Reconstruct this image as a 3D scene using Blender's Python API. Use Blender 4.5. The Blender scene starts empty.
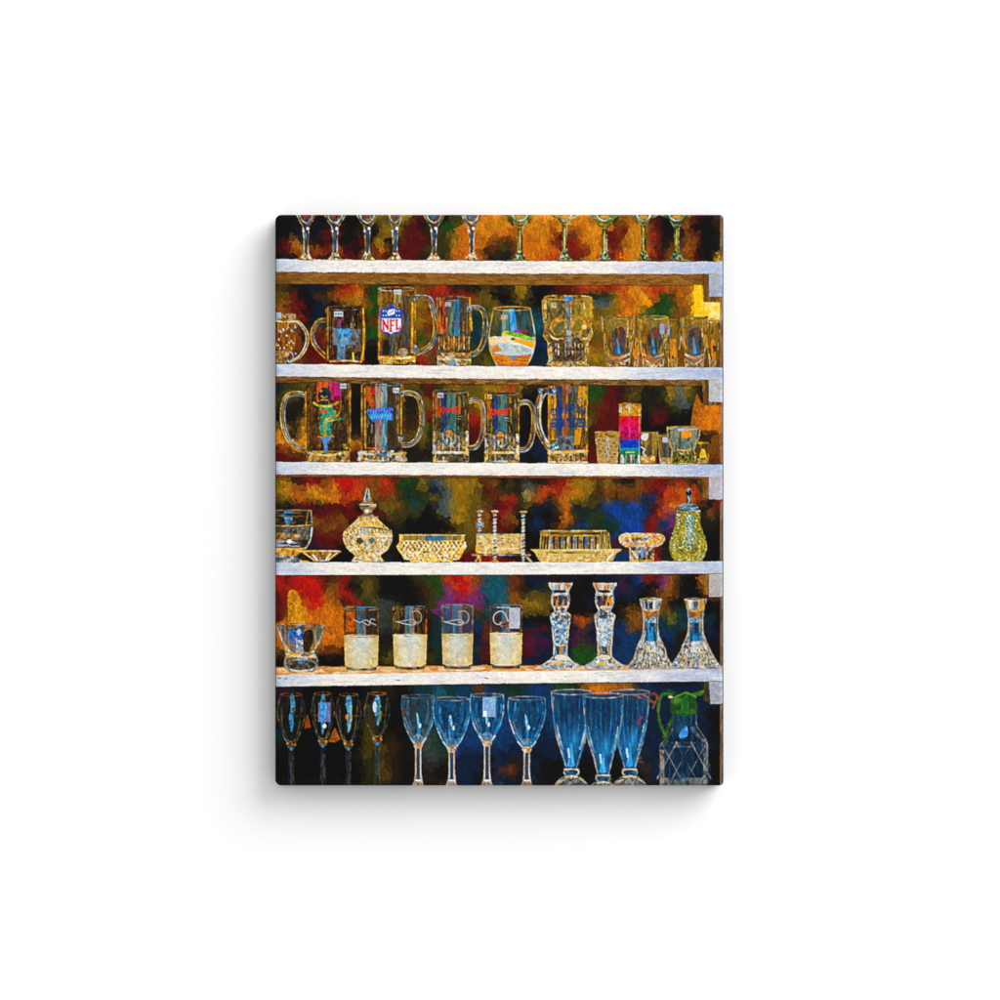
import bpy, math
import numpy as np

# ------------------------------------------------------------------ camera, world, lamps, exposure
PX = 0.0006237                      # metres covered by one photograph pixel on the print
CX, CY = 499.0, 500.0               # middle of the print in the photograph
def WX(x): return (x - CX) * PX
def WZ(y): return (CY - y) * PX
DEPTH = 0.0200                      # the stretched canvas stands this far off the wall
scene = bpy.context.scene
scene.render.engine = 'CYCLES'
cam_data = bpy.data.cameras.new('camera')
cam = bpy.data.objects.new('camera', cam_data)
scene.collection.objects.link(cam)
CAMD = 2.2
cam.location = (WX(500), -CAMD - DEPTH, WZ(500))
cam.rotation_euler = (math.radians(90), 0, 0)
cam_data.sensor_width = 36.0
cam_data.lens = 36.0 * CAMD / (1000 * PX)
cam_data.clip_end = 100
cam_data.clip_start = 0.05
scene.camera = cam

world = bpy.data.worlds.new('World')
scene.world = world
world.use_nodes = True
wbg = world.node_tree.nodes['Background']
wbg.inputs[0].default_value = (1, 1, 1, 1)
wbg.inputs[1].default_value = 0.60

def area(name, loc, size, power):
    l = bpy.data.lights.new(name, 'AREA')
    l.shape = 'RECTANGLE'; l.size = size[0]; l.size_y = size[1]
    l.energy = power; l.color = (1.0, 1.0, 1.0)
    o = bpy.data.objects.new(name, l)
    scene.collection.objects.link(o)
    o.location = loc
    from mathutils import Vector
    d = Vector((0, 0, 0)) - Vector(loc)
    o.rotation_euler = d.to_track_quat('-Z', 'Y').to_euler()
    return o
area('softbox_key', (3.3, -2.6, 3.3), (4.4, 4.4), 338.0)
area('softbox_front', (0.5, -3.4, 0.4), (1.4, 1.4), 22.0)

scene.view_settings.view_transform = 'Standard'
scene.view_settings.look = 'None'
scene.view_settings.exposure = 0.0
scene.view_settings.gamma = 1.0
scene.view_settings.use_curve_mapping = False
ILLUM = 1.25                        # light reaching the print, so its inks keep their own colour

# ------------------------------------------------------------------ the painting: a small numpy painter
S = 3
X0, Y0, X1, Y1 = 275.0, 214.5, 723.5, 786.0
PW, PH = int(round((X1 - X0) * S)), int(round((Y1 - Y0) * S))
PW += PW % 2; PH += PH % 2
IMG = np.zeros((PH, PW, 3), np.float32)
IDS = np.zeros((PH, PW), np.int32)
gy, gx = np.mgrid[0:PH, 0:PW].astype(np.float32)
gx = X0 + (gx + 0.5) / S
gy = Y0 + (gy + 0.5) / S
rng = np.random.RandomState(7)

def fbm(cell, seed, octv=3, ax=1.0, ay=1.0):
    r = np.random.RandomState(seed); out = np.zeros((PH, PW), np.float32); amp = 1.0; tot = 0
    for k in range(octv):
        c = cell / 2 ** k
        u = (gx - X0) / (c * ax); v = (gy - Y0) / (c * ay)
        iu = u.astype(int); iv = v.astype(int); fu = u - iu; fv = v - iv
        fu = fu * fu * (3 - 2 * fu); fv = fv * fv * (3 - 2 * fv)
        t = r.rand(iv.max() + 3, iu.max() + 3).astype(np.float32) * 2 - 1
        out += amp * ((t[iv, iu] * (1 - fu) + t[iv, iu + 1] * fu) * (1 - fv) + (t[iv + 1, iu] * (1 - fu) + t[iv + 1, iu + 1] * fu) * fv)
        tot += amp; amp *= 0.55
    return out / tot

def voronoi(cw, ch, seed, warp=0.0, ang=0.0):
    """nearest jittered dab centre for every pixel -> random int, centre x, centre y"""
    r = np.random.RandomState(seed)
    ca, sa = math.cos(ang), math.sin(ang)
    x = gx - X0; y = gy - Y0
    if warp:
        x = x + fbm(3.0, seed + 11, 2) * warp; y = y + fbm(3.0, seed + 12, 2) * warp
    u = (x * ca + y * sa) / cw + 400; v = (-x * sa + y * ca) / ch + 400
    iu = u.astype(int); iv = v.astype(int)
    N = 1021
    jx = r.rand(N, N).astype(np.float32); jy = r.rand(N, N).astype(np.float32); rid = r.randint(0, 1 << 20, (N, N))
    best = np.full((PH, PW), 1e9, np.float32); bi = np.zeros((PH, PW), np.int64)
    bx = np.zeros((PH, PW), np.float32); by = np.zeros((PH, PW), np.float32)
    for a in (-1, 0, 1):
        for b in (-1, 0, 1):
            ju = (iu + a) % N; jv = (iv + b) % N
            cx = iu + a + jx[jv, ju]; cy = iv + b + jy[jv, ju]
            d = (cx - u) ** 2 + (cy - v) ** 2
            m = d < best
            best[m] = d[m]; bi[m] = rid[jv, ju][m]; bx[m] = cx[m]; by[m] = cy[m]
    px = (bx - 400) * cw; py = (by - 400) * ch
    return bi, px * ca - py * sa + X0, px * sa + py * ca + Y0

FIELD = {'f': voronoi(1.9, 2.1, 1, 0.8)[0], 'm': voronoi(2.8, 3.2, 2, 1.4)[0], 'b': voronoi(4.6, 4.2, 3, 1.6)[0], 'x': voronoi(2.3, 3.6, 8, 1.0, 0.5)[0],
         'v': voronoi(1.9, 11.0, 4, 1.0)[0], 'h': voronoi(9.0, 1.6, 5, 1.0)[0], 'd': voronoi(1.7, 5.0, 6, 0.8, 0.6)[0]}

PRESS = np.clip(0.84 + 0.6 * fbm(4.2, 41, 2), 0.4, 1.0)
def rgb(h):
    return np.array([int(h[i:i + 2], 16) / 255.0 for i in (0, 2, 4)], np.float32)

def colour(c, sl, seed=0, mode='m'):
    if isinstance(c, str): return rgb(c)
    pal = np.array([rgb(q) for q in c], np.float32)
    f = FIELD[mode][sl]
    c1 = pal[((f + seed * 7919) * 2654435761 >> 7) % len(pal)]
    if mode in 'fm':
        f2 = FIELD['x'][sl]; c1 = c1 * 0.68 + 0.32 * pal[((f2 + seed * 7919) * 2654435761 >> 7) % len(pal)]
    return c1

def bbox(x0, y0, x1, y1):
    a = max(0, int((x0 - X0) * S) - 2); b = min(PW, int((x1 - X0) * S) + 3)
    c = max(0, int((y0 - Y0) * S) - 2); d = min(PH, int((y1 - Y0) * S) + 3)
    if a >= b or c >= d: return None
    return (slice(c, d), slice(a, b))

def smooth(pts, n=6, closed=False):
    p = np.array(pts, float); m = len(p); out = []
    rngi = range(m if closed else m - 1)
    for i in rngi:
        if closed: a, b, c, d = p[(i - 1) % m], p[i], p[(i + 1) % m], p[(i + 2) % m]
        else: a, b, c, d = p[max(i - 1, 0)], p[i], p[i + 1], p[min(i + 2, m - 1)]
        for k in range(n):
            t = k / n
            out.append(0.5 * ((2 * b) + (-a + c) * t + (2 * a - 5 * b + 4 * c - d) * t * t + (-a + 3 * b - 3 * c + d) * t ** 3))
    if not closed: out.append(p[-1])
    return [tuple(q) for q in out]

def inpoly(pts, sl):
    x = gx[sl]; y = gy[sl]; ins = np.zeros(x.shape, bool); n = len(pts)
    for i in range(n):
        xa, ya = pts[i]; xb, yb = pts[(i + 1) % n]
        if ya == yb: continue
        ins ^= ((ya > y) != (yb > y)) & (x < (xb - xa) * (y - ya) / (yb - ya) + xa)
    return ins

def polymask(pts):
    xs = [p[0] for p in pts]; ys = [p[1] for p in pts]
    sl = bbox(min(xs), min(ys), max(xs), max(ys))
    if sl is None: return None, None
    return sl, inpoly(pts, sl).astype(np.float32)

def linemask(pts, w):
    w2 = w if isinstance(w, (list, tuple)) else [w] * len(pts)
    if len(w2) != len(pts): w2 = list(np.interp(np.linspace(0, 1, len(pts)), np.linspace(0, 1, len(w2)), w2))
    mw = max(w2)
    xs = [p[0] for p in pts]; ys = [p[1] for p in pts]
    sl = bbox(min(xs) - mw, min(ys) - mw, max(xs) + mw, max(ys) + mw)
    if sl is None: return None, None
    out = np.zeros(gx[sl].shape, np.float32); arc = np.zeros(gx[sl].shape, np.float32); run = 0.0
    ARC[0] = arc
    oy, ox = sl[0].start, sl[1].start
    for i in range(len(pts) - 1):
        (xa, ya), (xb, yb) = pts[i], pts[i + 1]
        s2 = bbox(min(xa, xb) - mw, min(ya, yb) - mw, max(xa, xb) + mw, max(ya, yb) + mw)
        if s2 is None: continue
        x = gx[s2]; y = gy[s2]; dx, dy = xb - xa, yb - ya; L = dx * dx + dy * dy + 1e-9
        t = np.clip(((x - xa) * dx + (y - ya) * dy) / L, 0, 1)
        d = np.hypot(x - xa - t * dx, y - ya - t * dy)
        hw = (w2[i] * (1 - t) + w2[i + 1] * t) / 2
        a = np.clip((hw - d) * S + 0.5, 0, 1)
        q = (slice(s2[0].start - oy, s2[0].stop - oy), slice(s2[1].start - ox, s2[1].stop - ox))
        arc[q] = np.where(a > out[q], run + t * math.sqrt(L), arc[q]); run += math.sqrt(L)
        out[q] = np.maximum(out[q], a)
    return sl, out

CLIP = [None]; ARC = [None]
def put(sl, m, c, al=1.0, seed=0, mode='m'):
    if sl is None: return
    if CLIP[0] is not None: m = m * CLIP[0][sl]
    a = (m * al)[..., None]
    IMG[sl] = IMG[sl] * (1 - a) + colour(c, sl, seed, mode) * a

def fill(pts, c, al=1.0, seed=0, mode='m'):
    sl, m = polymask(pts); put(sl, m, c, al, seed, mode)
def line(pts, w, c, al=1.0, seed=0, mode='f', sm=False):
    if sm: pts = smooth(pts)
    sl, m = linemask(pts, w)
    if sl is None: return
    if not isinstance(c, str) and mode == 'f':
        pal = np.array([rgb(q) for q in c], np.float32); r_ = np.random.RandomState(int(seed) % 9973 + int(abs(pts[0][0] * 7 + pts[0][1] * 3)))
        tot = ARC[0].max(); nk = int(tot / 3.6) + 4; idx = r_.randint(0, len(pal), nk); pos = np.sort(r_.rand(nk)) * (tot + 8) - 4; pos[0] = -9; pos[-1] = tot + 9
        c3 = np.stack([np.interp(ARC[0], pos, pal[idx][:, j]) for j in range(3)], -1).astype(np.float32)
        if CLIP[0] is not None: m = m * CLIP[0][sl]
        a = (m * al * .93 * PRESS[sl])[..., None]; IMG[sl] = IMG[sl] * (1 - a) + c3 * a
        return
    put(sl, m, c, al, seed, mode)
def soft(x, y, rx, ry, c, al=1.0, seed=0, mode='m'):
    sl = bbox(x - 2 * rx, y - 2 * ry, x + 2 * rx, y + 2 * ry)
    if sl is None: return
    d = ((gx[sl] - x) / rx) ** 2 + ((gy[sl] - y) / ry) ** 2
    put(sl, np.exp(-d * 1.4).astype(np.float32), c, al, seed, mode)
def oval(x, y, rx, ry, n=28, a0=0, a1=360):
    return [(x + rx * math.cos(math.radians(a0 + (a1 - a0) * i / n)), y + ry * math.sin(math.radians(a0 + (a1 - a0) * i / n))) for i in range(n + (a1 - a0 != 360))]
def rect(x0, y0, x1, y1): return [(x0, y0), (x1, y0), (x1, y1), (x0, y1)]
def prof(cx, pr, sm=True):
    """outline of a turned shape: [(y, halfwidth), ...]"""
    r = [(cx + h, y) for y, h in pr]; l = [(cx - h, y) for y, h in pr]
    if sm: r = smooth(r, 5); l = smooth(l, 5)
    return r + l[::-1]
def ring(x, y, rx, ry, w, c, al=1, a0=0, a1=360, seed=0):
    p = oval(x, y, rx, ry, 28, a0, a1)
    if a1 - a0 == 360: p = p + [p[0]]
    line(p, w, c, al, seed)
def clip(*polys):
    if not polys: CLIP[0] = None; return
    m = np.zeros((PH, PW), np.float32)
    for p in polys:
        sl, q = polymask(p)
        if sl is not None: m[sl] = np.maximum(m[sl], q)
    CLIP[0] = m

ITEMS = []          # every thing shown in the print: a part of its own, and the parts of that
def item(name, masks, label=None, group=None, parent=None):
    ITEMS.append(dict(name=name, label=label, group=group, parent=parent))
    k = len(ITEMS)
    for sl, m in masks:
        if sl is not None:
            q = IDS[sl]; q[m > 0.5] = k
    return k
P = polymask
def L(pts, w, sm=True): return linemask(smooth(pts) if sm else pts, w)

# ------------------------------------------------------------------ backdrop of brushed colour
C = {'k': '0a0808', 'K': '1d1710', 'd': '3a2008', 'B': '64300a', 'w': '84500f', 'o': 'b4640f', 'O': 'd6780f', 'A': 'e0921a', 'Y': 'f4be24',
     'M': '9c7610', 'm': '6a560e', 'e': '3a360c', 'G': '1c4c12', 'g': '10301c', 'T': '0e353c', 't': '135a68', 'n': '0b1c34', 'N': '0d3560',
     'b': '1448a0', 'c': '1a6c96', 'r': '5c0c0c', 'R': 'a0200e', 'X': 'c81810', 'F': 'c84a10', 'p': '4a1638', 'P': '7c3470', 's': '56646a',
     'V': 'a89458', 'U': '34403c', 'Z': 'e8d8b0'}
TILES = {   # backdrop colours on an 8 px net: {bay top: [(first column, rows), ...]}
 214: (6, [(0, 'kkkkrkkkkkkkmmm kkknknkrkkkdkmM kknnknrrkkdkkMM krAnkkrkkkrdMo. rroAoorArrkmrmM. knkorrdkrrrmmrR'),
  (13, 'mmM.Krkk.eemOOA mMmdrkeeG.OAAAA MMmrrrKeeMOO.AA MkdrrrdeeMOO.wB OdrrrdeeeOOO.dd RkrrrKeeeoOO.KG'),
  (27, 'AAee.AAA..AAAee AAOOAAAoA.OOAAA OOOOOOAorrwOAAr wBBOOOAorRrOAAr BGKoOOOOorRrOAor KKKOOOOFFRrwAOr'),
  (42, 'ewoeerkkewrkkB rwA.orkk.okkkK RrA.wRkk.wrkkK rwA.wRkd.wwkkK roA.oRKw.orkkK ROA.orrw.wrkkY')]),
 284: (10, [(0, 'ekkknnKdRROdGGd mwrkkBdoFoAdGGw wwrrknnkmMMoGGM wwrrknnk.....Gg wworknnk.....BG MowrKwnk.....GG wwwKwrwr.....GG wwwrrrwr.....Kk wwrrrrrr.....kk eKwBrrRR.....kk'),
  (13, '.....wBFRKKkkMMM .....mRRRR...mMM .....MwRR...mmm .....wBRF...TgM .....MwRF...gTM .....wBRF...TtM .....GwRF...TtG .....meRF...TTG .....wwRw...eeG .....Rwdd...emG'),
  (26, 'mdkeMMkkkrrRFFFGG mkkkMmkkkd.....GG mmkkeekkT......GG ......TT.......GG ......tT.......gG ......tt.......MM ......Tn.......mM ......nN.......wM ......nn.......MM ......nT.......MM'),
  (41, 'RFFAAFFFoooYYY gMFOAYFGBooYYY sMOOOAeGGwoYYY mMOOAGGGGwwYYZ MmoOMGGGmwwYZZ ...oo..M..w.... ...wo..M..w.... ...wo..M..w.... ...wo..M..w.... ...wo..w..w....')]),
 384: (10, [(0, 'neemm.....KkkmM emmKm.....kkkMM eKKKM.....kkkM. KKKKM.....kkkm. kKkMA.....kkkm. MMKAA.....Kkkm. ABKAA.....Kkkm. AAAAA.....AKkMm rBBmr.....Bwkrr rrrrr.....rrKrr'),
  (15, '..meremMm.mMM.F ..KmrBGmm.mM.FF ..Kmmere..MM.wA ..KmReRr..wm.mM ..dmrmRr..Rm.KK ..dmGedG..rr.kK ..mmKTTg..rK.kk ..KmKgKK..rk.kk ..KKKKeK..Kk.nk ..KKekkK..Kk.nn'),
  (29, '.Medd.YA..GGr .ekkk.YA..GGr .dkkk.YA..eBr .dkkk.AR..eBr .Kkkk.Rr..mrr .kkkn.rk..Krr .kkkn.rk..drr .nknn.....drr .nnnn.....rrr .nkkn.....rrr'),
  (41, 'drKeeKKeMsMeK rrKmeKKeMsmeKO rr.eKKKKesseKoOO rr.KKKdrKekkoOOO rr.KkkrrkkkkOOOo rr.kkkkk...kOoOo r..ddkkk...KKKoo r...kk.....KwwwB r...Kk.....wwwwB r...Kr.....wwBBo')]),
 478: (11, [(0, 'mMdrRrwFXXFFwFe MAooAAoARRFwwwm mMooMAAOFFFwwme KKKrrKrrrrkkKme eKKKrrrBrrrr.Bm KKKKwwBwwrk..KK KKKKrBwwrk...KK KKKKprrrrk...KK KKKKKprrkk...KK KKKKKkkkkk...KK rrrBKkkkkk...ee'),
  (13, 'FRgGgMUsMMMMMB RFegeennsMMMMm BwegggMesMMmmm .mwetekssMMMm. .meeekkesMMMm. .KekkkkkKMMmm. .KKkkkkkkkmmm. ..K.........mm .KK.........mm .Kk.........rR .nk.........RR'),
  (24, 'MmBwkeKUKKrRRMM MmrwkeKVUFFROOM mmdrwReVoFdoOMe mm.rrRdeKnnwOng mw.rRwKknkkdOen mw.rrwk.NnkdOdN mm.rrrk.nnkwdNn .......kk...... .......kk...... .......kk...... .r..rr.kk......'),
  (38, 'MMdMeKKwBRrBRBKm MMdwwwBwRrRFOFFKm MeewKBwBNNRFROFoKB eenbbNbbnrFOO..KKR ngeNbbNbNrFPN..KwK NegTgbbbrRNPP..KKK NegggbbbrRNpp..KKk .....N...Rnp...kkk ........rRnK...kkk .....N..rRKK...kkk .....N..rRKe...kkk')]),
 575: (12, [(0, 'XrXXXRdBXKemekk RRRXXXdwRkKmekk rRARXXowXRgmekk rRAAXXOoKRRgmUU rBAAFOOOO..U.UU rwAAOOOOO....Ue ...OOOOOO....UU ...OOOOOO....KK ....OOOOo....KK ....wwBBK....Ke ....kkkkk....em ....kkkkk....KK'),
  (14, 'kkkeeGGFXXFwt kkkkdeGPFXFPt kkkkdeGPPXPPt UKkkKePPPPPPT .....eP....Bt .....KT....TK .....KT....NB .....KT....nB .....gT....np .....Kg....Tr .....eg....nr .....KK....nK'),
  (27, 'ttBBnnnK...nnn ttBBknne...kkk tcwwKmme...kkk ttwwMMmm...kkk ....mmmK...kkk ....kkkk..FFw ....nnrn..nwn ....rpnn..ppn ....pppp..pGp ....rpnn..GGG ....nnnn..GGG ....nnnn..TGG'),
  (36, 'nnkk..npnbRrPoKkko kkkk..NpnnkkPwKkko kkkk..nnNk..wwKkk.w kkkn..kkk..dwkk..kkk kkkk..kdw...meT...kk kFFw..kKw...TMT...Tk knwn..NNw...TTT...nk kppn..NN....NNK...nk npGp..nN....nnK...kk nGGG..NN.....nK...Kk nGGG..NN.....KK...kk nTGG..nN.....KK...kk')]),
 686: (13, [(0, 'ppTkkkkkkkkkeKK pppkkkkkkkkkeKk nnpkkkkkkkkmkkk nkkkkkkkkkkmkkk kkkkkkkkkkkmkkk TkkkkkkkkkkmmkK TTkkkkkkkkkmmkd KkkkkkkkkkkmmKd kkkkkkkkkkemedK kkkkkkkkkkkemdK kkkkkkkkkkkemdK kkkkkkkkkkkemdK KKKKKKKKKKKeKKK'),
  (12, 'eKdkKTTTtgTNTBN ekKkkkTTtTTNNnN mKkkkkTTNNNNNNN mkkkkKTTNNNNNNN mkkkkKTTNNNNNNN mKkkkKUTgNNNNNN mkdkkKUUgTNNNNN mmddkKUUgTNNNNn eedKkKUUUgNnnnn emdKkkKUKKnnnnk emdKkkKKkknnnnk emdKkkKKkknnnkk eKKKKKKKKUnnnnU'),
  (27, 'nTggTNNTGGKwOOOo NTTgNNNNnNNNNOOF NNNNNNNNNNNNNNNw NNNNNnNNNNNNNNNN NNNNNnnNNNNNNNNN NNNNNnnNNNNNNNNN NNNNnnnnnNNnnnNn NNnnnnnnnnnnnnnn nnnnnknnnnnknnnk nnKKnnkkkkkkkkkk nBBKnnkkkkkkkkkk nnKknnkkkkkkkkkk UnnnUnKKKKKKKKKK'),
  (43, 'OwnNnnnnnnnee FFwnnnnnnnnnK wwnnnnnnnnnnk nnnnnnnnnnnkk nnnnnnnnnnnkk nnnnnnnnnnnkk nnnnnnnnnnnkk nnnnnnnnnnnnk nnBnnnnnnnnkk nnwnnnnnnnkkk kkndnnnnnnkkk kkkKnnnnnkkkk KKKKnnnnnKKKK')])}
rows_y = []; rows_c = []
for y0, (nr, tiles) in TILES.items():
    g_ = [['.'] * 56 for _ in range(nr)]
    for c0, t_ in tiles:
        for i, r_ in enumerate(t_.split()):
            for j, ch in enumerate(r_):
                if c0 + j < 56 and ch != '.': g_[i][c0 + j] = ch
    for i in range(nr):
        known = [j for j in range(56) if g_[i][j] != '.']
        rows_y.append(y0 + 8 * i + 4)
        rows_c.append([rgb(C[g_[i][min(known, key=lambda q: abs(q - j))]]) for j in range(56)])
rows_y = np.array(rows_y); rows_c = np.array(rows_c, np.float32)
def bg_at(x, y):
    u = np.clip((x - 275) / 8 - 0.5, 0, 54.999)
    iu = u.astype(int); fu = (u - iu)[..., None]
    # interpolate between rows of the same bay
    k = np.clip(np.searchsorted(rows_y, y) - 1, 0, len(rows_y) - 2)
    t = np.clip((y - rows_y[k]) / (rows_y[k + 1] - rows_y[k]), 0, 1)[..., None]
    a = rows_c[k, iu] * (1 - fu) + rows_c[k, iu + 1] * fu
    b = rows_c[k + 1, iu] * (1 - fu) + rows_c[k + 1, iu + 1] * fu
    return a * (1 - t) + b * t
def dabs(cw, ch, seed, warp, ang, jit):
    i, x, y = voronoi(cw, ch, seed, warp, ang)
    r1 = ((i * 7919) % 997) / 997.0 - 0.5; r2 = ((i * 104729) % 991) / 991.0 - 0.5
    # keep dab centres inside the bay of their pixel
    edges = np.array([214, 272, 379, 475, 575, 683, 800])
    b = np.searchsorted(edges, gy) - 1
    lo = np.array([214, 284, 384, 478, 575, 686])[np.clip(b, 0, 5)]; hi = np.array([259, 366, 463, 562, 667, 786])[np.clip(b, 0, 5)]
    c = bg_at(x + r1 * jit, np.clip(y + r2 * jit, lo, hi))
    v = ((i * 31337) % 983) / 983.0
    c = c * (0.86 + 0.17 * v)[..., None]
    h = (((i * 271) % 977) / 977.0 - 0.5)[..., None] * np.array([0.05, 0.02, -0.05], np.float32)
    return np.clip(c + h * (c.mean(-1, keepdims=True) * 3), 0, 1)
big = dabs(7, 6, 21, 3.0, 0.3, 4); small = dabs(3.0, 5.2, 22, 2.0, -0.35, 3)
msk = np.clip(fbm(14, 31, 3) * 1.6 + 0.42, 0.1, 0.8)[..., None]
IMG[:] = big * (1 - msk) + small * msk
IMG[:] = IMG * (0.90 + 0.16 * fbm(1.6, 33, 2, 0.7, 2.2)[..., None]) * np.where(gy > 686, np.clip(0.72 + (gx - 370) / 160, 0.72, 1.12), 1.0)[..., None]
BK = item('painted_backdrop', [(bbox(X0 - 2, Y0 - 2, X1 + 2, Y1 + 2), np.ones((PH, PW), np.float32))],
          'blurred patches of orange, red, green and blue paint behind the shelves')
# ------------------------------------------------------------------ shelves and brackets
def shelf_y(l, m, r, x): return np.interp(x, [275, 499, 722], [l, m, r])
xs = np.linspace(274, 724, 46)
def band(t, b): return [(x, shelf_y(*t, x) + 0.35 * math.sin(x * 0.21 + t[0])) for x in xs] + [(x, shelf_y(*b, x) + 0.35 * math.sin(x * 0.33 + b[0])) for x in xs[::-1]]
SH = [((259.3, 261, 261.8), (271.8, 273.6, 274), (283.8, 285, 285.3), 'topmost white shelf with stemmed glass feet along it'),
      ((364, 366.3, 367.6), (376.3, 379, 379.8), (382.6, 384.5, 386), 'white shelf under the shield mug and the skull glass'),
      ((462, 463, 464.6), (474.4, 475.4, 476.8), (476.8, 477.8, 479), 'white shelf under the five large mugs'),
      ((562.4, 562.4, 561.2), (575.2, 574.8, 573.6), (575.9, 575.5, 574.3), 'white shelf under the cut crystal dishes'),
      ((675, 671.2, 669.2), (686.6, 683.6, 681.2), (687.6, 684.5, 682), 'lowest white shelf, under the candle glasses')]
def shelf(k):
    T, Bt, U, lab = SH[k]
    it = item('shelf_board', [P(band(T, Bt))], 'painted ' + lab, 'white shelves in the print')
    sl, m = P(band(T, Bt))
    x = gx[sl]
    left = np.clip((335 - x) / 75, 0, 1)[..., None]; right = np.clip((x - 610) / 90, 0, 1)[..., None]
    col = rgb('f4f0e8') * (1 - left) + rgb('b4c4dc') * left
    col = col * (1 - right) + rgb('b8c4d8') * right
    n1 = fbm(9, 50 + k, 3, 2.6, 0.7)[sl][..., None]; n2 = fbm(2.2, 60 + k, 2, 2.0, 0.7)[sl][..., None]
    col = col + n1 * np.array([0.075, 0.06, 0.02], np.float32) + n2 * 0.055
    a = m[..., None]; IMG[sl] = IMG[sl] * (1 - a) + np.clip(col, 0, 1) * a
    for q in range(34):
        x_ = 276 + rng.rand() * 440; y_ = shelf_y(*T, x_) + 1.5 + rng.rand() * 8.5; l_ = 3 + rng.rand() * 13
        line([(x_, y_), (x_ + l_, y_ + (rng.rand() - .5) * 1.2)], .7 + rng.rand() * .5, ['ffffff', 'c4bcb0', 'aab4c8', 'e8dcc0'][q % 4], .25 + rng.rand() * .3)
    fill(band(tuple(v - 1.3 for v in Bt), Bt), ['c8c0b4', 'b8a890', 'dcd4c8'], 0.35, k, 'h')
    if k < 3:
        item('underside', [P(band(Bt, U))], parent=it)
        fill(band(Bt, U), [['8a5e24', '80541c', '926a30', '744c18', '886024'], ['846030', '6c4a1c', '92703c', '745020', '5c3c18'], ['8a4e18', '6e3c0e', '7a4a20']][k], 0.95, k, 'h')
        line([(x_, shelf_y(*U, x_) + 0.2) for x_ in xs], 0.9, '2a1606', 0.55)
        if k == 0:
            fill(band(Bt, U), ['3c2606'], 0.35 * 0); soft(283, 283, 12, 10, '5a3c08', 0.6); soft(700, 281, 10, 5, '5a3a08', 0.6)
            for q in range(26): line([(300 + q * 16, 276 + (q * 7) % 8), (312 + q * 16, 276.5 + (q * 7) % 8)], 0.8, ['a87c40', '5c3608'], 0.5, q)
    elif k == 4:
        top = [(x_, shelf_y(667.2, 665.4, 665.3, x_) + 0.4 * math.sin(x_ * .4)) for x_ in xs] + [(x_, shelf_y(*T, x_) + 0.3) for x_ in xs[::-1]]
        item('shelf_top', [P(top)], parent=it)
        fill(top, ['d8a868', 'e0bc88', 'c48c48', 'e8ccA4'.lower(), 'e0b070'], 1, 3, 'h')
        line([(x_, shelf_y(667.2, 665.4, 665.3, x_) + 0.5) for x_ in xs], 1.0, 'b06a1c', 0.7)
        for q in (279, 285.5, 486, 398): line([(q - 1, 678 + (q % 3)), (q + 1.5, 678.4 + (q % 3))], 1.2, '3a3c40', 0.6)
        line([(x_, shelf_y(*Bt, x_) + 0.4) for x_ in xs], 1.0, '3a2418', 0.7)
    else:
        line([(x_, shelf_y(*Bt, x_) + 0.3) for x_ in xs], 1.1, '381410', 0.8)
    return it
shelves = [shelf(k) for k in range(5)]
# yellow patch and wood beside the brackets on the right
fill([(694, 285), (701.5, 285), (703, 302), (720, 303), (720, 322), (694, 322)], ['f8c818', 'f4b410', 'ffd840', 'f0bc20'], 0.9, 1)
fill([(702, 303), (719.5, 303), (719.5, 322), (712, 320)], ['fce8a0', 'f8d870', 'f8ecc8', 'f4c840'], 0.8, 2)
fill([(697, 393), (701, 403), (719, 406), (719, 430), (690, 430), (693, 408)], ['d87c10', 'c86c10', 'e08c1c', 'b86010'], 0.7, 3)
bry = [(274.3, 296.5, 302), (380, 402, 405.5), (477, 499.2, 500.5), (574, 596.8, 597), (681.5, 703.8, 704)]
for k, (a, b, c) in enumerate(bry):
    x0 = 709
    front = [(x0, a), (722.6, a), (722.6, b), (x0 + (1.5 if k == 4 else 0), b + (0 if k != 0 else 0))]
    side = [(701.5 if k < 2 else 702.5, a), (x0, a), (x0, b), (722, b), (722, c), (703.5, c if k < 2 else c - 3), (702.5, a + 5)]
    br = item('shelf_bracket', [P(front)], 'pale bracket end at the right edge, %s shelf' % ['below the topmost', 'below the second', 'below the third', 'below the fourth', 'below the lowest'][k], 'bracket ends in the print')
    item('bracket_side', [P(side)], parent=br)
    item_ids = len(ITEMS)
    fill(side, ['6a4818', '7c5a2c', '5a3a10', '8a6838'] if k in (0, 1) else ['80541c', '6a4414', '94682c'] if k in (2, 3) else ['3a3018', '282418', '4a4024'], 0.92, k, 'v')
    fill(front, [['a4acb8', 'acb4be', '9ca6b2'], ['bcbec0', 'b4b6b8', 'c4c6c8'], ['bcb8bc', 'b4b0b8', 'c2c0c4'], ['b4aeac', 'aca6a4', 'bab4b2'], ['a4a8b4', '9ca0ac', 'acb0b8']][k], 1, k, 'b')
    q = IDS[P(front)[0]]; q[P(front)[1] > 0.5] = br
# strip of timber down the right edge between the brackets
for a, b in ((214, 261), (302, 367), (406, 464), (501, 561), (598, 668), (705, 786)):
    fill(rect(719.9, a, 722.6, b), ['7c6048', '8a6c50', '6a5038', '907860'], 0.75, a, 'v')

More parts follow.
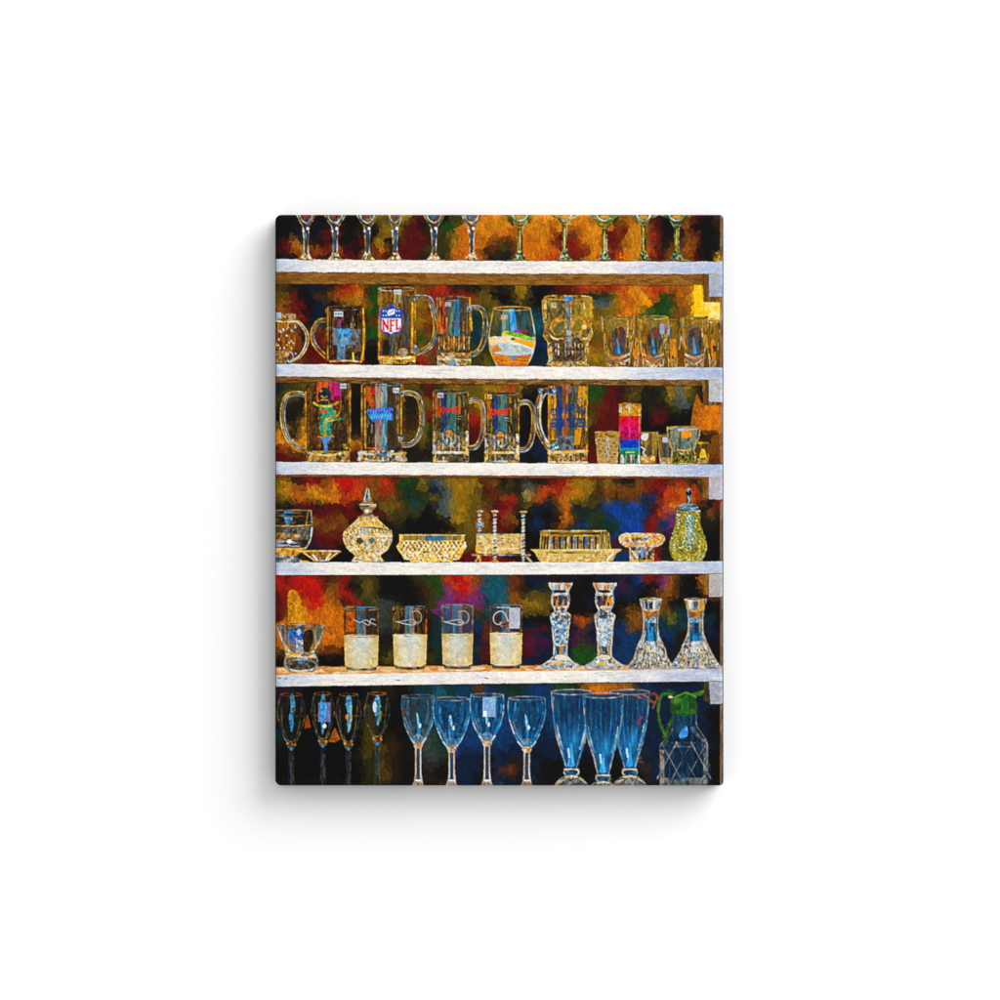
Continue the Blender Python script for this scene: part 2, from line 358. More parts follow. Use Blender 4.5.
# ------------------------------------------------------------------ top row: stemmed glasses cut by the upper edge
SIL = ['e8ecf0', '88a0b0', '2c3c48', 'c8a050', '604010', 'f8f8f8', '6a88a0']
GLD = ['f0b838', 'c88c1c', 'f8dc90', '7a5010', '2c1c08', 'e8c870']
wg = 'stemmed glasses on the topmost shelf'
def stem_gold(cx, w, k):
    bowl = prof(cx, [(213, w + 2), (218, w - 1), (222, w * 0.72), (226, w * 0.42), (230, 3.0)])
    stem = prof(cx, [(229, 3.2), (233, 2.9), (248, 2.2), (254, 2.8), (258, 5), (260.2, 9)])
    lab = ['clear stem with blue streak, leftmost of the topmost shelf', 'clear stem second from left on the topmost shelf, by a dark patch', 'clear stem third from left on the topmost shelf, against mustard paint',
           'clear stem fourth from left on the topmost shelf, beside dark red', 'clear stem fifth from left on the topmost shelf, red rimmed bowl', 'clear stem sixth from left on the topmost shelf, against orange'][k]
    g = item('wine_glass', [P(bowl), P(stem)], lab, wg); item('stem', [P(stem)], parent=g)
    fill(bowl, ['3c3028', '685840', '887850', '402018', '506068', '28241c'], 0.6, k, 'm')
    clip(bowl)
    line(bowl + [bowl[0]], 1.6, SIL + GLD, 0.9, k)
    ring(cx, 213, w * 0.72, 9.5, 1.6, ['e0e4e8', 'a8b0b8', 'd8c8a0'], 0.9, 10, 170, k)
    ring(cx, 213, w * 0.42, 7, 1.0, ['a02818' if k in (0, 4) else 'c8a860', '405878'], 0.8, 10, 170, k)
    fill(oval(cx - 1, 217, 1.6, 2.2), '2878b8' if k in (4, 5) else '983020', 0.7)
    clip()
    fill(stem, ['20344a', '183858', '403020', '2c4c68'], 0.85, k, 'v')
    line([(cx - 3, 228), (cx - 2.0, 240), (cx - 1.8, 252), (cx - 5, 259)], 1.2, ['c89848', 'e8c880', '705028', 'd8d8d0'], 0.95, k)
    line([(cx + 3, 228), (cx + 2.2, 240), (cx + 2.0, 252), (cx + 5, 259)], 1.2, ['d0d4d8', 'c89848', 'f4f4f4', '605040'], 0.95, k + 1)
    line([(cx - 0.3, 233), (cx - 0.4, 250)], 1.4, ['2c94dc', '2c6488', '1c3c58', '58a4cc'] if k < 3 else ['3a7ca4', '20384c', '5890a8'], 0.85, k)
    fill(oval(cx + 1.8, 228.5, 1.4, 1.7), 'f4f6f8', 0.95); line([(cx - 3, 221), (cx + 2, 224), (cx + 4, 219)], 1.2, SIL, .8, k, sm=True); fill(oval(cx - 2.5, 231, 1.2, 1.6), 'c8d0d8', 0.9)
    fill(prof(cx, [(253, 2.6), (257, 5), (260, 7.5)]), GLD + ['f8f4e8', 'ffffff', '203038'], 0.9, k, 'f')
    line([(cx - 11, 260), (cx, 260.6), (cx + 11, 260.2)], 0.9, ['d8d0b8', '988048'], 0.7, k)
for k, (cx, w) in enumerate(((306, 9), (335, 10), (367.3, 10), (395, 8), (434, 10), (471.5, 9.5))): stem_gold(cx, w, k)
GRN = ['4c6a20', '2a4416', '88a050', 'a8c8a0', '6c8418', '1c2c14', 'c8d8b8']
def stem_green(cx, w, k, yb):
    bowl = prof(cx, [(213, w + 5), (216, w + 1), (219, w * 0.62), (yb - 4, w * 0.5), (yb, w * 0.28), (yb + 2, 2.8)])
    stem = prof(cx, [(yb + 1, 3), (yb + 4, 2.6), (244, 2.2), (253, 2.8), (257, 5), (260.5, 10)])
    lab = ['green tinted coupe stem nearest the middle of the topmost shelf', 'green tinted coupe stem in front of a dark red streak', 'green tinted coupe stem third from right on the topmost shelf', 'green tinted coupe stem second from right on the topmost shelf', 'green tinted coupe stem at the right end of the topmost shelf'][k]
    g = item('coupe_glass', [P(bowl), P(stem)], lab, wg); item('stem', [P(stem)], parent=g)
    fill(bowl, ['8a8020', '607020', '3c4c18', 'a89430'], 0.55, k)
    clip(bowl)
    line(bowl + [bowl[0]], 2.4, GRN, 0.95, k)
    ring(cx, 214, w * 0.55, 6.5, 1.7, ['b8ccc8', 'dce8e0', '587048'], 0.95, 5, 175, k)
    fill(oval(cx, 217, w * 0.35, 1.8), 'c88c20', 0.8); ring(cx, yb - 6, w * 0.5, 5, 1.8, ['20301c', '0c140c', '6c8c78'], 0.8, 20, 160)
    clip()
    fill(stem, ['5a5010', '8a7818', '302c0c'], 0.9, k, 'v')
    line([(cx - 2.4, yb + 2), (cx - 1.8, 254)], 1.0, ['24341c', '98b0a0', '50601c'], 0.95, k)
    line([(cx + 2.3, yb + 2), (cx + 2.0, 254)], 1.1, ['1c2c24', '284038', 'c0c8b0'], 0.95, k)
    line([(cx, yb + 4), (cx - 0.2, 252)], 1.2, ['e8c84c', 'f4e8b0', 'd8b030'], 0.95, k)
    fill(prof(cx, [(251, 2.8), (256, 4.2), (260, 6)]), GRN + ['1c4858', '102830', 'f0e8c8', '183830'], 0.95, k, 'f')
    line([(cx - 15, 261), (cx - 7, 259.6), (cx + 7, 259.8), (cx + 15, 261.2)], 1.1, ['48581c', '28300c', 'b0a868', '687020'], 0.85, k)
for k, (cx, w, yb) in enumerate(((520, 13, 227), (564.7, 12, 224), (604.5, 14, 228), (643.6, 12, 224.5), (676.6, 13, 226))): stem_green(cx, w, k, yb)

# ------------------------------------------------------------------ drawing kits
CRY = ['d8c8a0', 'f4ecd8', 'd8a438', 'b07c20', '6c5020', '342814', '7890a0', 'e0bc70', '8c6c34', '9c7424']      # gold-lit cut glass
def tag(x0, y0, x1, y1, par, marks=True, c=('b8ccd8', 'a8b8c4', 'd4e0e8')):
    r = rect(x0, y0, x1, y1)
    fill(r, list(c), 1, 1, 'f')
    if marks:
        for q in range(3): fill(rect(x0 + (x1 - x0) * (0.15 + 0.28 * q), y0 + (y1 - y0) * .3, x0 + (x1 - x0) * (0.3 + 0.28 * q), y0 + (y1 - y0) * .75), '2c4450', 0.8)
    item('price_tag', [P(r)], parent=par)
def mug(x0, x1, y0, y1, handle, hw, label, group, name='beer_mug', body=None, tint=('201408', '3a2810', '4c3414', '281c10'), al=0.55, k=0, rimc=None, basey=None, flare=0):
    cx = (x0 + x1) / 2
    poly = [(x0, y0), (x0 + 2, y0 - 1), (x1 - 2, y0 - 1), (x1, y0), (x1 - flare * .0, y1 - 2), (x1 - 1, y1), (x0 + 1, y1), (x0, y1 - 2)]
    hs = smooth(handle)
    g = item(name, [L(handle, hw), P(poly)], label, group)
    h = item('handle', [L(handle, hw)], parent=g)
    sl, m = P(poly); q = IDS[sl]; q[m > 0.5] = g
    # handle: amber core between two bright rims
    line(hs, hw, ['5a5034', '8c7840', '3c4048', '70684c'], 0.75, k)
    n = len(hs)
    off = []
    for s_, w_, cc in ((0.42, 1.1, ['e8a820', 'd89018', 'f8e0a0', 'a86c10']), (-0.42, 1.0, ['a8b8c4', 'd8e0e4', '5c7080', 'e8b040'])):
        pts = []
        for i in range(n):
            a = np.array(hs[max(i - 1, 0)]); b = np.array(hs[min(i + 1, n - 1)]); t = (b - a); t = t / (np.linalg.norm(t) + 1e-9)
            pts.append((hs[i][0] - t[1] * hw * s_, hs[i][1] + t[0] * hw * s_))
        line(pts, w_, cc, 0.95, k + 3)
    line(hs, hw * 0.22, ['6c9cc0', 'dce8f0', '38444c', 'b89038'], 0.8, k + 5)
    fill(poly, list(tint), al, k, 'v')
    clip(poly); fill(poly, list(tint) + ['b07c20', '0c0a08', '5c6464'], .32, k + 6, 'd')
    for q in range(7):
        x_ = x0 + (x1 - x0) * (0.1 + 0.8 * rng.rand()); a_ = y0 + 4 + rng.rand() * (y1 - y0) * .4; l_ = 10 + rng.rand() * 26
        line([(x_, a_), (x_ + rng.rand() * 2 - 1, min(a_ + l_, y1 - 10))], .6 + rng.rand() * .7, ['e8b040', 'a8741c', 'd8d0b8', '0c0a08'], .6, q + k)
    clip()
    return g, poly
def edges(x0, x1, y0, y1, k=0, al=0.95, w=1.5):
    for i, x in enumerate((x0 + 0.8, x1 - 0.8)):
        line([(x, y0), (x, y1 - 1)], w, ['d89820', 'f0b83c', 'b87414', '604010'], al, k + i)
        s_ = 1 if i == 0 else -1
        line([(x + 2.6 * s_, y0 + 4), (x + 2.6 * s_, y1 - 6)], 0.9, ['8c6820', '3c2c10', 'c89428', '98a0a0'], al * 0.8, k + i + 4)
        line([(x + 5.0 * s_, y0 + 6), (x + 4.6 * s_, y1 - 9)], 0.8, ['c88c20', '6c4c14', '404848'], al * 0.6, k + i + 8)
def rim(cx, y, rx, ry, k=0, c=('c8882c', 'e8b850', '584020', 'c8ccd0', '886830')):
    ring(cx, y, rx, ry, 1.0, list(c), 0.9, 0, 360, k)
def base(x0, x1, y0, y1, k=0, c=None):
    fill(rect(x0, y0, x1, y1), c or (CRY + ['e8a828', '2c2010']), 0.85, k, 'f')
    line([(x0 + 1, y0 + 1), ((x0 + x1) / 2, y0 + 2.6), (x1 - 1, y0 + 1)], 1.6, ['f8c850', 'fff4d0', 'e8a020'], 0.9, k, sm=True)

# ------------------------------------------------------------------ second row
g2 = 'glassware on the second shelf'
# sugar pot cut by the left edge
body = smooth([(275, 313), (294, 313), (296, 320), (300, 330), (301, 345), (297, 356), (290, 363.5), (275, 363.5)], 4)
hnd = [(289, 322), (298, 322), (306, 332), (307, 343), (301, 355), (292, 361)]
g = item('sugar_pot', [P(body), L(hnd, 3.4)], 'round handled glass pot cut off by the left edge, above the second shelf', g2)
item('handle', [L(hnd, 3.4)], parent=g)
fill(body, ['80500c', '6a3c0c', '98661c', '4c3410', '703018'], 0.6, 2)
fill(smooth([(275, 322), (290, 323), (296, 334), (294, 350), (286, 358), (275, 358)], 4), ['a86c18', '7c4c10', 'c08828', '602c10', '8c3c14'], 0.6, 4, 'v')
fill(rect(275, 314, 296, 320), CRY + ['98783c', '38444c'], 0.65, 3, 'f'); fill(rect(276, 312.5, 281, 318), 'a8ccd8', 0.9)
line([(275, 320.5), (284, 322), (291, 320), (301, 325)], 1.6, ['f0dc90', 'e0b038', 'ffffff'], 0.9, 1, sm=True)
ring(291.5, 325.5, 3.6, 3.4, 1.4, ['d8dce0', 'e8b848', '586068'], 0.95); line(hnd, 3.6, ['8c7c38', '6c6848', 'a89040'], 0.8, 2, sm=True)
line([(x + 1.3, y) for x, y in hnd], 1.0, ['e8b828', 'd09c20', 'f4e4a0'], 0.95, 2, sm=True); line([(x - 1.2, y) for x, y in hnd], 1.2, ['dce8f0', '88a8b8', 'f0f0e8'], 0.9, 2, sm=True)
for q in range(26): fill(oval(276 + rng.rand() * 20, 327 + rng.rand() * 28, 0.6 + rng.rand() * .5, 0.6 + rng.rand() * .9, 8), ['f8e8a8', 'e8c040', 'ffffff', 'a8c8d8'][q % 4], 0.9)
ring(290, 357, 3.2, 5, 1.4, ['88b0b8', 'c8dcdc', '485c5c'], 0.9); fill(rect(275, 351, 287, 363), CRY + ['e8c878', 'b09858'], 0.6, 8, 'f')
# barrel mug
g, po = mug(326.5, 364, 307, 363.5, [(327, 320), (318, 322), (312.5, 333), (315, 345), (326, 357)], 4, 'short tankard with a square blue grey design, handle to its left', g2, 'tankard', k=11,
            tint=('1c120a', '3c1c10', '281410', '5a3410', '201818'), al=0.85)
edges(327, 364, 308, 361, 11); line([(326, 309), (326, 358)], 1.2, ['a8701c', '5c3c10', '301c08'], .9); line([(363, 308), (364.5, 340), (361, 362)], 1.8, ['f0b020', 'e8a018', 'f8d060'], .9, sm=True)
rim(345, 308, 18, 2, 11, ('806040', '98a0a0', '60402c', '3c2818'))
fill(rect(333.5, 328.5, 350, 345), ['2c8cc0', '4cacd8', '2474a8', '80c0dc', '386c88'], 0.95, 2, 'f'); fill(rect(350, 329, 360, 345), ['6c7478', '404850', '84888c', '2c3438', '5c5850'], 0.9, 2, 'm'); fill(rect(339, 330, 352, 336), ['50b0e0', '2484b8', '88c8e8', '1c5880'], .8, 5, 'f'); fill(rect(341, 337, 350, 350), ['78b4dc', '386c98', '2890c8', 'a8a090'], .7, 6, 'm'); fill(rect(333.5, 329, 338, 345), ['788088', '606870'], 0.8, 2, 'f')
fill(rect(337, 345, 345, 360), ['5c98c0', '80b4d4', '3c6c90', 'a8907c'], 0.8, 3, 'f'); fill(rect(345, 345, 361, 360), ['38281c', '606048', '98704c', '2c2018'], 0.8, 3)
line([(353, 353), (353.5, 360)], 1.6, 'f8d040'); fill(rect(338, 319, 341, 328), '8c4490', 0.7); line([(330, 361.5), (346, 360.6), (361, 361.8)], 1.7, ['e8a030', 'f8d898', 'fff8e8'], .9, sm=True)
tag(334, 311.5, 343, 316.5, g)
item('blue_design', [P(rect(333.5, 328.5, 360, 345))], parent=g)
# shield mug
g, po = mug(378, 415.5, 288, 364, [(414, 297.5), (421, 297.5), (429, 299), (433, 309), (436, 328), (431, 345), (416, 353.5)], 5.2, 'tall mug bearing a red, white and blue shield', g2, k=21,
            tint=('6a4410', '8c5c14', '503008', '3c2a14', '7a5018'), al=0.7)
fill(rect(383, 340, 390, 355), '140a08', 0.7); fill(rect(389, 334, 397, 356), ['44505c', '30383c', '6c6448'], 0.85, 2, 'v'); fill(rect(394, 291, 402, 304), ['a89050', 'c0a868', '6c7468'], .7, 2, 'v'); fill(rect(403, 296, 409, 356), ['303430', '3c3c30', '584418', '48505c'], 0.8, 3, 'v')
fill(rect(385, 291, 393, 304), ['2c1808', '6c4010', 'a06818'], 0.7, 5, 'v')
edges(378, 416, 290, 360, 21, w=1.8); line([(412.5, 303), (412, 352)], 2.2, ['f0a818', 'e89810', 'ffd050'], 0.95); line([(380.5, 291), (379.5, 350)], 1.6, ['e09818', 'c07c10'], .9)
rim(396.5, 289, 18, 2.1, 21); base(379, 415.5, 356, 363.8, 21, ['f8c040', 'e8a020', 'fff0c0', 'a87018', '382408', 'd89828']); line([(379, 362.5), (415, 363)], 1.4, ['282010', 'f0b838', '584010'], .9)
fill(oval(403, 352, 5, 4), ['b8a888', 'd0c4a8', '8c8068'], 0.8, 1, 'f'); fill(oval(414.5, 298, 2.6, 2.6), ['506878', 'c8d4dc', '24303c'], .95, 1, 'f'); fill(oval(415, 349, 3, 4), ['406880', 'a0b8c8', '1c2830'], .9, 2, 'f')
tag(394, 290, 401.5, 294.2, g)
shd = [(380.2, 308), (383.5, 308.8), (387, 307.8), (390, 304.6), (391.3, 303.4), (392.6, 304.6), (395.5, 307.8), (399, 308.8), (402.4, 308), (402.2, 322), (402, 330.5), (399.5, 332.6), (394, 333.6), (391, 336), (388, 333.6), (382.5, 332.6), (380.4, 330.5), (380, 320)]
sh_ = item('shield_emblem', [P(shd)], 'blue topped shield with a white ball and red letters', parent=g)
fill(shd, '1c50a8'); fill(shd, ['1c4ca0', '2460b8', '184490'], 0.6, 2)
fill([(381.6, 318.6), (401, 318.6), (400.8, 329.6), (398.5, 331.3), (393.5, 332.2), (391, 334.2), (388.5, 332.2), (383.4, 331.3), (381.7, 329.6)], 'eef0f2')
fill(oval(391, 312.4, 3.6, 2.6), 'e8ecf2'); fill([(387, 314.5), (389, 309.5), (395, 309), (394, 314), (389, 316)], 'dfe6ee'); line([(388.6, 314.2), (393.4, 310.6)], 0.7, '6888b8')
for sx in (383.3, 386, 396.4, 399.2):
    for sy in (311, 315.5): fill(oval(sx, sy, 0.75, 0.75, 8), 'cfdcf0', 0.9)
RED = 'd01820'
def bar(pts, w): line(pts, w, RED, 1)
bar([(383.2, 320.2), (383.4, 329.8)], 1.8); bar([(387.8, 319.8), (388, 329.6)], 1.6); bar([(383.2, 320.3), (387.9, 329.3)], 1.9)
bar([(390.7, 320), (390.8, 331.4)], 2.0); bar([(390.3, 320.5), (394.2, 320.5)], 1.7); bar([(390.6, 325.3), (393.2, 325.3)], 1.6)
bar([(396.6, 320), (396.8, 328.9)], 2.0); bar([(396.4, 329.2), (399.9, 328.9)], 1.9); bar([(399.8, 326.6), (399.8, 329)], 1.2); bar([(395.6, 320), (397.8, 320)], 1.1); bar([(382.2, 320), (384, 320)], 1.1); bar([(382.3, 330), (384.6, 330)], 1.1); bar([(389.5, 331.5), (392.2, 331.5)], 1)
# dimpled mug
g, po = mug(436.5, 470.5, 296.5, 365.5, [(468, 309), (476, 307.5), (483, 311), (485.5, 324), (483, 343), (476, 353), (468, 354)], 5.0, 'dimpled mug with blue and red reflections, right of the shield mug', g2, k=31,
            tint=('40200c', '204048', '184860', '6c2410', '304030', '503c14'), al=0.8)
fill(rect(438, 298, 446, 334), ['a82c14', 'c85018', '501808', 'd88828'], 0.75, 2, 'v'); fill(rect(454, 300, 459.5, 336), ['2878a0', '1c5878', '48a0c0'], .85, 2, 'v'); fill(rect(446, 306, 453.5, 338), ['586858', '3c504c', '788c70'], .8, 3, 'v')
line([(447, 318), (446, 328), (443, 331), (439, 318)], 1.5, ['f06020', 'e89028'], .9, sm=True); fill(oval(456, 324, 2, 1.6), '983060', .8)
fill(rect(437, 336, 470, 354), ['8c5c18', '504020', 'b87c20', '384038', '2c2014'], .88, 4, 'm')
for q in range(7): line([(439 + q * 5, 337), (439 + q * 5, 349)], 1.0, ['f4d070', 'f8f4e4', 'c89028'], .9, q); 
for q in range(6): line([(441.5 + q * 5, 339), (441.5 + q * 5, 347)], 1.6, ['b86010', '50300c', 'd88c1c'], .8, q)
fill(rect(437, 353, 471, 365.5), CRY + ['344c50', '80642c'], .85, 5, 'm'); line([(438, 359), (470, 360)], 1.7, ['f8e8b0', 'ffffff', 'e8b030'], .9, 3); fill(rect(449, 361.5, 456, 365), '4898d0', .8)
edges(436.5, 470.5, 299, 340, 31, .8, 1.2); line([(469.6, 298), (471.5, 330)], 2.0, ['f0a820', 'e89818', 'f8d468'], .9); rim(453, 298.5, 16.5, 2, 33, ('b07c38', '888c8c', '583c20', 'c8a060'))
fill(oval(469, 309, 2.4, 2.8), ['283440', '8094a4', 'dce4e8'], .95, 1, 'f'); tag(445, 302, 451, 306.5, g, False, ('9ca0a4', '88888c', 'b0b4b8'))
# stemless painted glass
body = prof(512, [(308, 18.2), (318, 20.2), (330, 22.3), (340, 23), (350, 21.8), (360, 18), (366, 14.5)])
g = item('stemless_glass', [P(body)], 'stemless glass painted with white, yellow and green swirls', g2)
fill(body, ['30423c', '4c5c50', '243830', '5c5430'], .7, 1, 'v'); clip(body)
fill([(503, 310), (509, 309), (509, 336), (501, 336)], ['608888', '4c7478', '88a8a0'], .85, 2, 'v'); fill([(508.5, 309), (514.5, 309), (517, 334), (511, 334)], ['30a0e0', '2488c8', '58b8e8'], .95, 2, 'v'); line([(524, 314), (525, 330)], 2, '285878', .8)
fill(rect(488, 337, 536, 368), ['b8c8c8', 'c8d4d0', 'a8bcbc'], .9, 3)
fill(smooth([(499, 339), (508, 334), (520, 338), (533, 347), (535, 352), (524, 348), (508, 345), (500, 346)], 4, True), ['e8dcb8', 'f0ecd4', 'dccca0'], 1, 2)
fill(smooth([(502, 335), (505, 331), (511, 332), (509, 336)], 3, True), ['e8c838', 'd8b428'], 1); fill(smooth([(506, 334), (510, 331.5), (520, 333), (532, 338), (533, 341), (520, 338)], 4, True), ['78b020', '5c9818', '98c838'], 1, 1, 'f')
fill(smooth([(511, 340), (514, 338), (524, 340), (534, 342), (534, 348), (522, 344)], 4, True), ['f0a818', 'e89c10', 'f8b828'], 1, 2); fill(oval(513, 339, 2.4, 1.4), '406040', .9)
for q, c_ in ((518, '5848b0'), (517, '7c58b8'), (522, 'a02838'), (526, '8c2840'), (515, '9c4060')): fill(oval(q, 331.5 - (q == 518) * 3, 2, 1.8), c_, .85)
fill(smooth([(489, 339), (497, 336), (498, 343), (492, 346)], 3, True), ['f0d8b0', 'e8c890'], 1); fill(smooth([(490, 352), (497, 344), (502, 350), (496, 353)], 3, True), ['c07c28', 'd08c30'], .9)
fill(smooth([(498, 343), (510, 344), (528, 348), (534, 352), (520, 353), (503, 350)], 4, True), ['b0ccd4', 'c8dce0', '98b8c0'], .95, 1); line([(503, 349), (515, 350), (528, 351)], .9, 'e8b070', .8, sm=True)
fill([(488, 353), (502, 354), (515, 355), (535, 354), (532, 366), (495, 367)], ['c87018', 'd88420', 'b86010', 'a85810'], .95, 3, 'h'); fill([(507, 354), (518, 355), (513, 361)], ['587c98', '7c9cb0'], .95); line([(495, 361), (512, 359), (530, 358)], 1.0, ['f0b040', 'a85c10'], .9, sm=True)
fill(smooth([(494, 353), (506, 351), (520, 353), (532, 353), (520, 355.5), (505, 355)], 4, True), 'c0d4d4', .95); clip()
line(body[:len(body) // 2], 1.2, ['e8b830', 'c89828', 'c8dce0'], .95, 1); line(body[len(body) // 2:], 1.2, ['e8a820', 'c88c20', 'd8c898'], .95, 2)
rim(512, 308.6, 18, 2, 5, ('d89c38', 'b87c20', 'e8c068')); tag(501, 315, 507.5, 319.5, g, False, ('b8a888', 'c8bca0', 'a09878'))
# skull glass
sk = smooth([(544, 297), (567, 295.6), (592, 297.5), (593, 318), (591.5, 327), (593, 334), (590, 340), (588.5, 344), (588, 356), (586, 362), (587, 366.5), (549, 366.5), (549, 360), (547.5, 350), (547.5, 342), (543, 336), (544.5, 328), (543, 318)], 4, True)
g = item('skull_glass', [P(sk)], 'skull shaped glass with eye sockets and grinning teeth', g2)
fill(sk, ['a87c1c', '6c5420', 'c8922c', '4c4424', '8c7430', '503c14'], .88, 1, 'm'); clip(sk)
fill(rect(547, 300, 562, 318), ['40483c', '384c50', '6c5c24', '8c7028'], .7, 2, 'v'); fill(rect(574, 300, 590, 318), ['9c8430', 'b89430', '6c6424', 'c8a038'], .7, 2, 'v')
fill(rect(564, 296, 573, 301), ['50a0e0', '3888d0'], .9); line([(566.5, 303), (567.5, 318), (569, 330), (568.5, 342)], [3, 4.5, 5, 4], ['8cb8dc', 'c8dcec', '40749c', 'b0904c', '705028', '5c6c70'], .85, 3, mode='m'); line([(570.5, 303), (571, 318), (572, 332)], 1.2, ['dce8f0', '6898c0', 'e8c878'], .9)
line([(545, 300), (545.5, 327)], 2.6, ['f0b028', 'd89018', 'fbe0a0', '80602c'], .9); line([(548.8, 301), (549, 318)], 1.2, ['c88c20', '503c18', 'e8b848'], .8); line([(591, 300), (591, 326)], 2.4, ['f0c048', 'fff0c8', 'c8901c', '8c6c24'], .9); line([(584, 303), (585, 316)], 1.4, ['fff8d8', 'f0e0a0', 'a88830'], .9); line([(578, 302), (578.5, 314)], 1.2, ['c8a038', '5c5020'], .8)
for ex, s_ in ((558.5, -1), (578.5, 1)):
    fill(smooth([(ex - 8, 328), (ex - 6, 321), (ex, 318), (ex + 7, 321), (ex + 8, 328), (ex + 4, 334), (ex - 4, 335)], 4, True), ['c8962c', 'a87820', '6c5820', 'e0ac3c', '88702c'], .9, 5 + s_, 'm')
    fill(smooth([(ex - 5.5, 330), (ex - 2, 325), (ex + 4, 321), (ex + 6, 326), (ex + 3, 332), (ex - 2, 335)] if s_ < 0 else [(ex - 5, 330), (ex - 4, 323), (ex + 1, 320), (ex + 5, 324), (ex + 2, 331)], 4, True), ['40503a', '38483c', '56603c', '5c6c54'] if s_ < 0 else ['6c701c', '545c28', '8c8428', '606430'], .7, 3, 'm')
    line([(ex - 8.5, 329), (ex - 6, 321), (ex, 317.5), (ex + 7, 320.5)], 1.6, ['f0b030', 'f8ecc8', 'c89028', '9c6c14'], .9, 3 + s_, sm=True)
line([(547, 330), (553, 338), (561, 339), (567, 336)], 2.0, ['f8e8b8', 'e8a828', 'c8d4dc', '5c5030'], .9, 4, sm=True); line([(571, 338), (579, 336), (586, 339), (591, 331)], 2.0, ['f8e8b8', 'e8a828', '88a0b0', '5c5030', 'ffffff'], .9, 5, sm=True); fill(oval(584, 327, 2.6, 2.2), ['fff4d8', 'f0c858', 'e8b040'], .9, 1, 'f')
fill(smooth([(555, 343), (562, 339), (568, 342), (575, 339), (584, 343), (585, 352), (581, 360), (569, 362), (557, 360), (553.5, 351)], 4, True), ['2c1c14', '503828', '785420', '141018', '584c38'], .9, 2, 'f')
for r_ in (346, 352.5):
    for q in range(9):
        h_ = 2 + 0.9 * math.sin(q * 2.3 + r_); x_ = 555.5 + q * 3.3 + 0.5 * math.sin(q * 4 + r_)
        line([(x_, r_ - h_), (x_ + .3, r_ + h_)], 1.3, ['e8dcc0', 'b89858', 'fff8e8', '8890a8', '584020'], .85, q + int(r_) * 3)
fill(rect(565, 337, 572, 347), ['c8ccd0', '9cb0c0', '5c5c60', 'a88c58'], .65, 1, 'f'); line([(556, 356), (562, 360.5), (575, 360.5), (582, 355)], 1.4, ['586c90', 'f0e0b0', '202c48', '907040'], .85, sm=True)
line([(549.5, 343), (551, 363)], 3.8, ['e8b038', 'f4e4c0', '4c3c1c', 'c88c28', 'a8b8c0', '6c5424'], .9, 5, mode='m'); line([(587, 343), (585.5, 363)], 3.8, ['e8b038', 'f4e4c0', '4c3c1c', 'c88c28', 'a8b8c0', '6c5424'], .9, 6, mode='m')
line([(545, 333), (549, 341)], 3.6, ['c8d4dc', 'd8a040', '584c28', 'f0e8d8'], .85, 2, mode='f'); line([(592, 332), (588, 341)], 3.6, ['c8a858', 'd8a040', '584c28', 'f0e8d8'], .85, 3, mode='f')
fill(rect(549, 362, 587, 367), CRY + ['e0a030', '3c88b8'], .85, 5, 'f'); line(sk + [sk[0]], 1.5, ['f0b83c', 'd89820', 'fff0cc', '7c6424'], .9, 2); clip()
rim(568, 297.6, 23.5, 2.2, 6, ('f0c050', 'c88c20', 'f8e8b8', '3c3010')); tag(551, 302.5, 556.5, 308, g, False, ('b8b090', 'a8a080', 'd0c8b0'))
